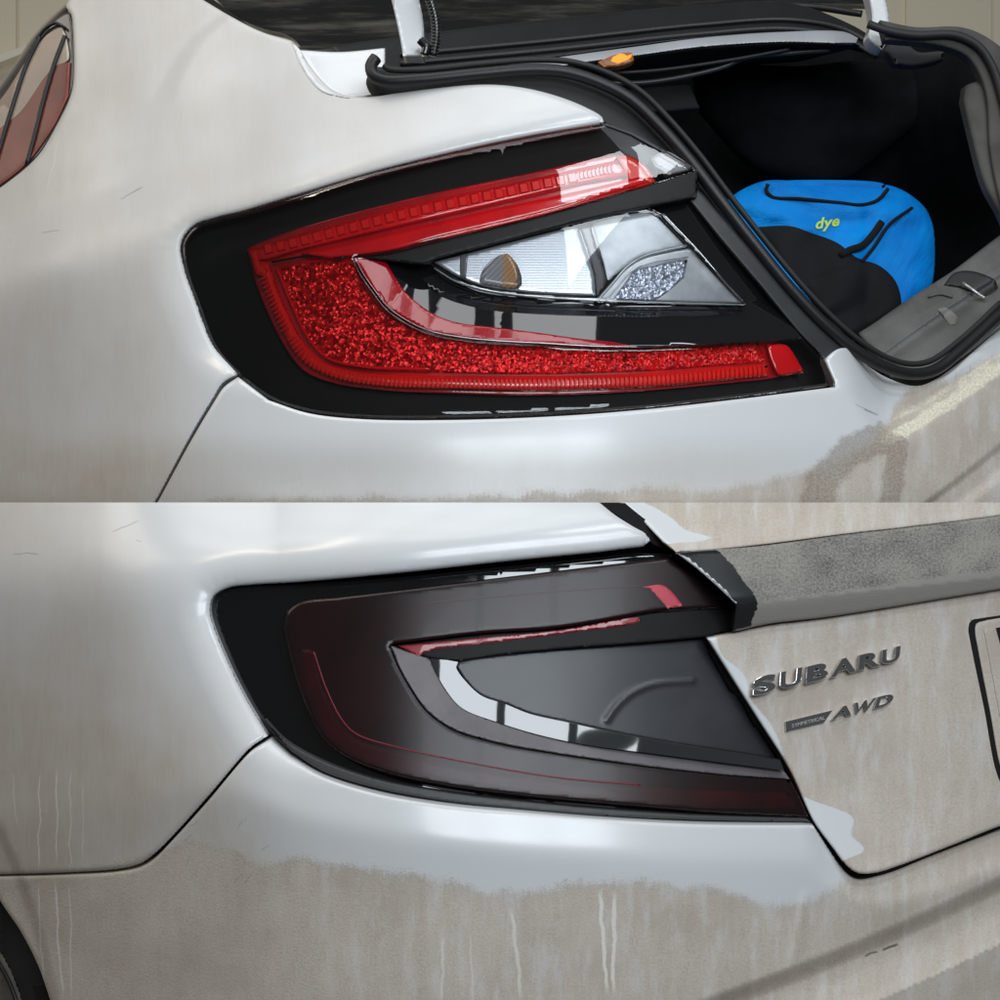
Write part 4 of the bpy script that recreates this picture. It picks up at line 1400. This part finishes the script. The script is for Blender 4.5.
tube_on('guide_line', [(314, 652), (326, 688), (342, 720), (356, 734), (400, 748), (470, 763), (560, 778), (640, 785)], .0011, lensL, simple('filmed_guide_line', (.17, .005, .016), .4), tl2, off=-.0028)
panel('end_reflector', outline([(642, 587), (662, 585), (672, 592), (683, 606)], [(668, 609), (660, 600), (650, 589)]), lambda x, y: lensL(x, y) - .0042, simple('filmed_red_reflector', (.50, .045, .075), .4, var=.15), tl2, roll=1, step=3)
tube_on('guide_line', [(420, 604), (500, 596), (600, 588), (645, 586)], .0009, lensL, M_red_gloss, tl2, off=.0005)


def filmf(px, py):
    # crown of the bar: gently domed so its face turns to the sky light at the upper edge
    return lensL(px, py) - .0035


panel('filmed_lens', OUT_L, filmf, film, tl2, roll=4, thick=.008, step=4)
M_satin2 = simple('satin_black_film', (.006, .0055, .006), .5, spec=.2, var=.2)
panel('bar_underside', outline([(395, 645), (480, 635), (560, 629), (660, 612), (735, 608)], [(733, 630)], [(706, 637), (640, 643), (560, 649), (500, 655), (456, 661), (430, 658), (408, 652)]),
      lambda x, y: lensL(x, y) + .002, M_satin2, tl2, roll=1.5, thick=.02, step=4)
panel('red_strip', outline([(398, 646), (480, 638), (560, 630), (640, 618), (640, 621), (560, 634), (480, 644), (432, 650), (418, 656)]), lambda x, y: lensL(x, y) + .0008, simple('dark_red_strip', (.28, .004, .012), .3, coat=.6), tl2, roll=1, step=3)
panel('frosted_band', outline(VL_OUT, [(784, 771), (740, 765), (710, 761), (640, 752), (587, 745), (540, 735), (500, 723), (462, 708), (446, 690), (434, 668), (430, 658)], [(408, 652)]),
      lambda x, y: lensL(x, y) - .0035 + .00025 * poly_dist(x, y, VL_OUT, closed=False), lens_mat('frost_film', (.5, .45, .47), 0, 1.4, body=(.16, .14, .15), body_fac=.75, body_rough=.42), tl2, roll=1.5, thick=.008, step=3)
CH_OUT = [(430, 657), (434, 668), (446, 690), (462, 708), (500, 723), (540, 735), (587, 745), (640, 752), (710, 761), (784, 770)]
CH_IN = [(780, 760), (675, 744), (620, 734), (570, 723), (530, 714), (505, 704), (482, 696), (468, 684), (456, 667), (458, 662)]
t = NT('mirror_strip')
b = t.n('ShaderNodeBsdfPrincipled')
t.set(b.inputs['Base Color'], (.03, .032, .034))
b.inputs['Metallic'].default_value = 0
b.inputs['Specular IOR Level'].default_value = .5
b.inputs['Roughness'].default_value = .03
b.inputs['IOR'].default_value = 1.75
t.t.links.new(t.bump(t.noise(16, 1), .10, .003), b.inputs['Normal'])
M_mirror = t.finish(b.outputs[0])
panel('mirror_strip', outline(CH_OUT, CH_IN), lambda x, y: lensL(x, y) + .003 - .00004 * (x - 430), M_mirror, tl2, roll=0, thick=.008, step=2.5)
inner = outline([(456, 663), (470, 659), (500, 655), (560, 649), (640, 643), (705, 637)], [(760, 722), (782, 760)], [(675, 744), (620, 734), (570, 723), (530, 714), (505, 704), (482, 696), (468, 684), (457, 668)])


def innf(px, py):
    y = lensL(px, py) + .007 + .00006 * (px - 520)
    rd = poly_dist(px, py, RIDGE, closed=False)
    return y - .0016 * np.exp(-(rd / 3.5) ** 2)


RIDGE = cr([(607, 720), (618, 705), (634, 692), (655, 684), (692, 681)])
panel('smoked_inner_lens', inner, innf, simple('smoke_matt_film', (.035, .036, .042), .36, coat=.15, coat_rough=.3, var=.15), tl2, roll=2.5, thick=.01, step=3)

for o in scene.objects:
    if o.type == 'MESH' and o.parent is None:
        pass
print('tris', sum(len(o.data.polygons) for o in scene.objects if o.type == 'MESH'))
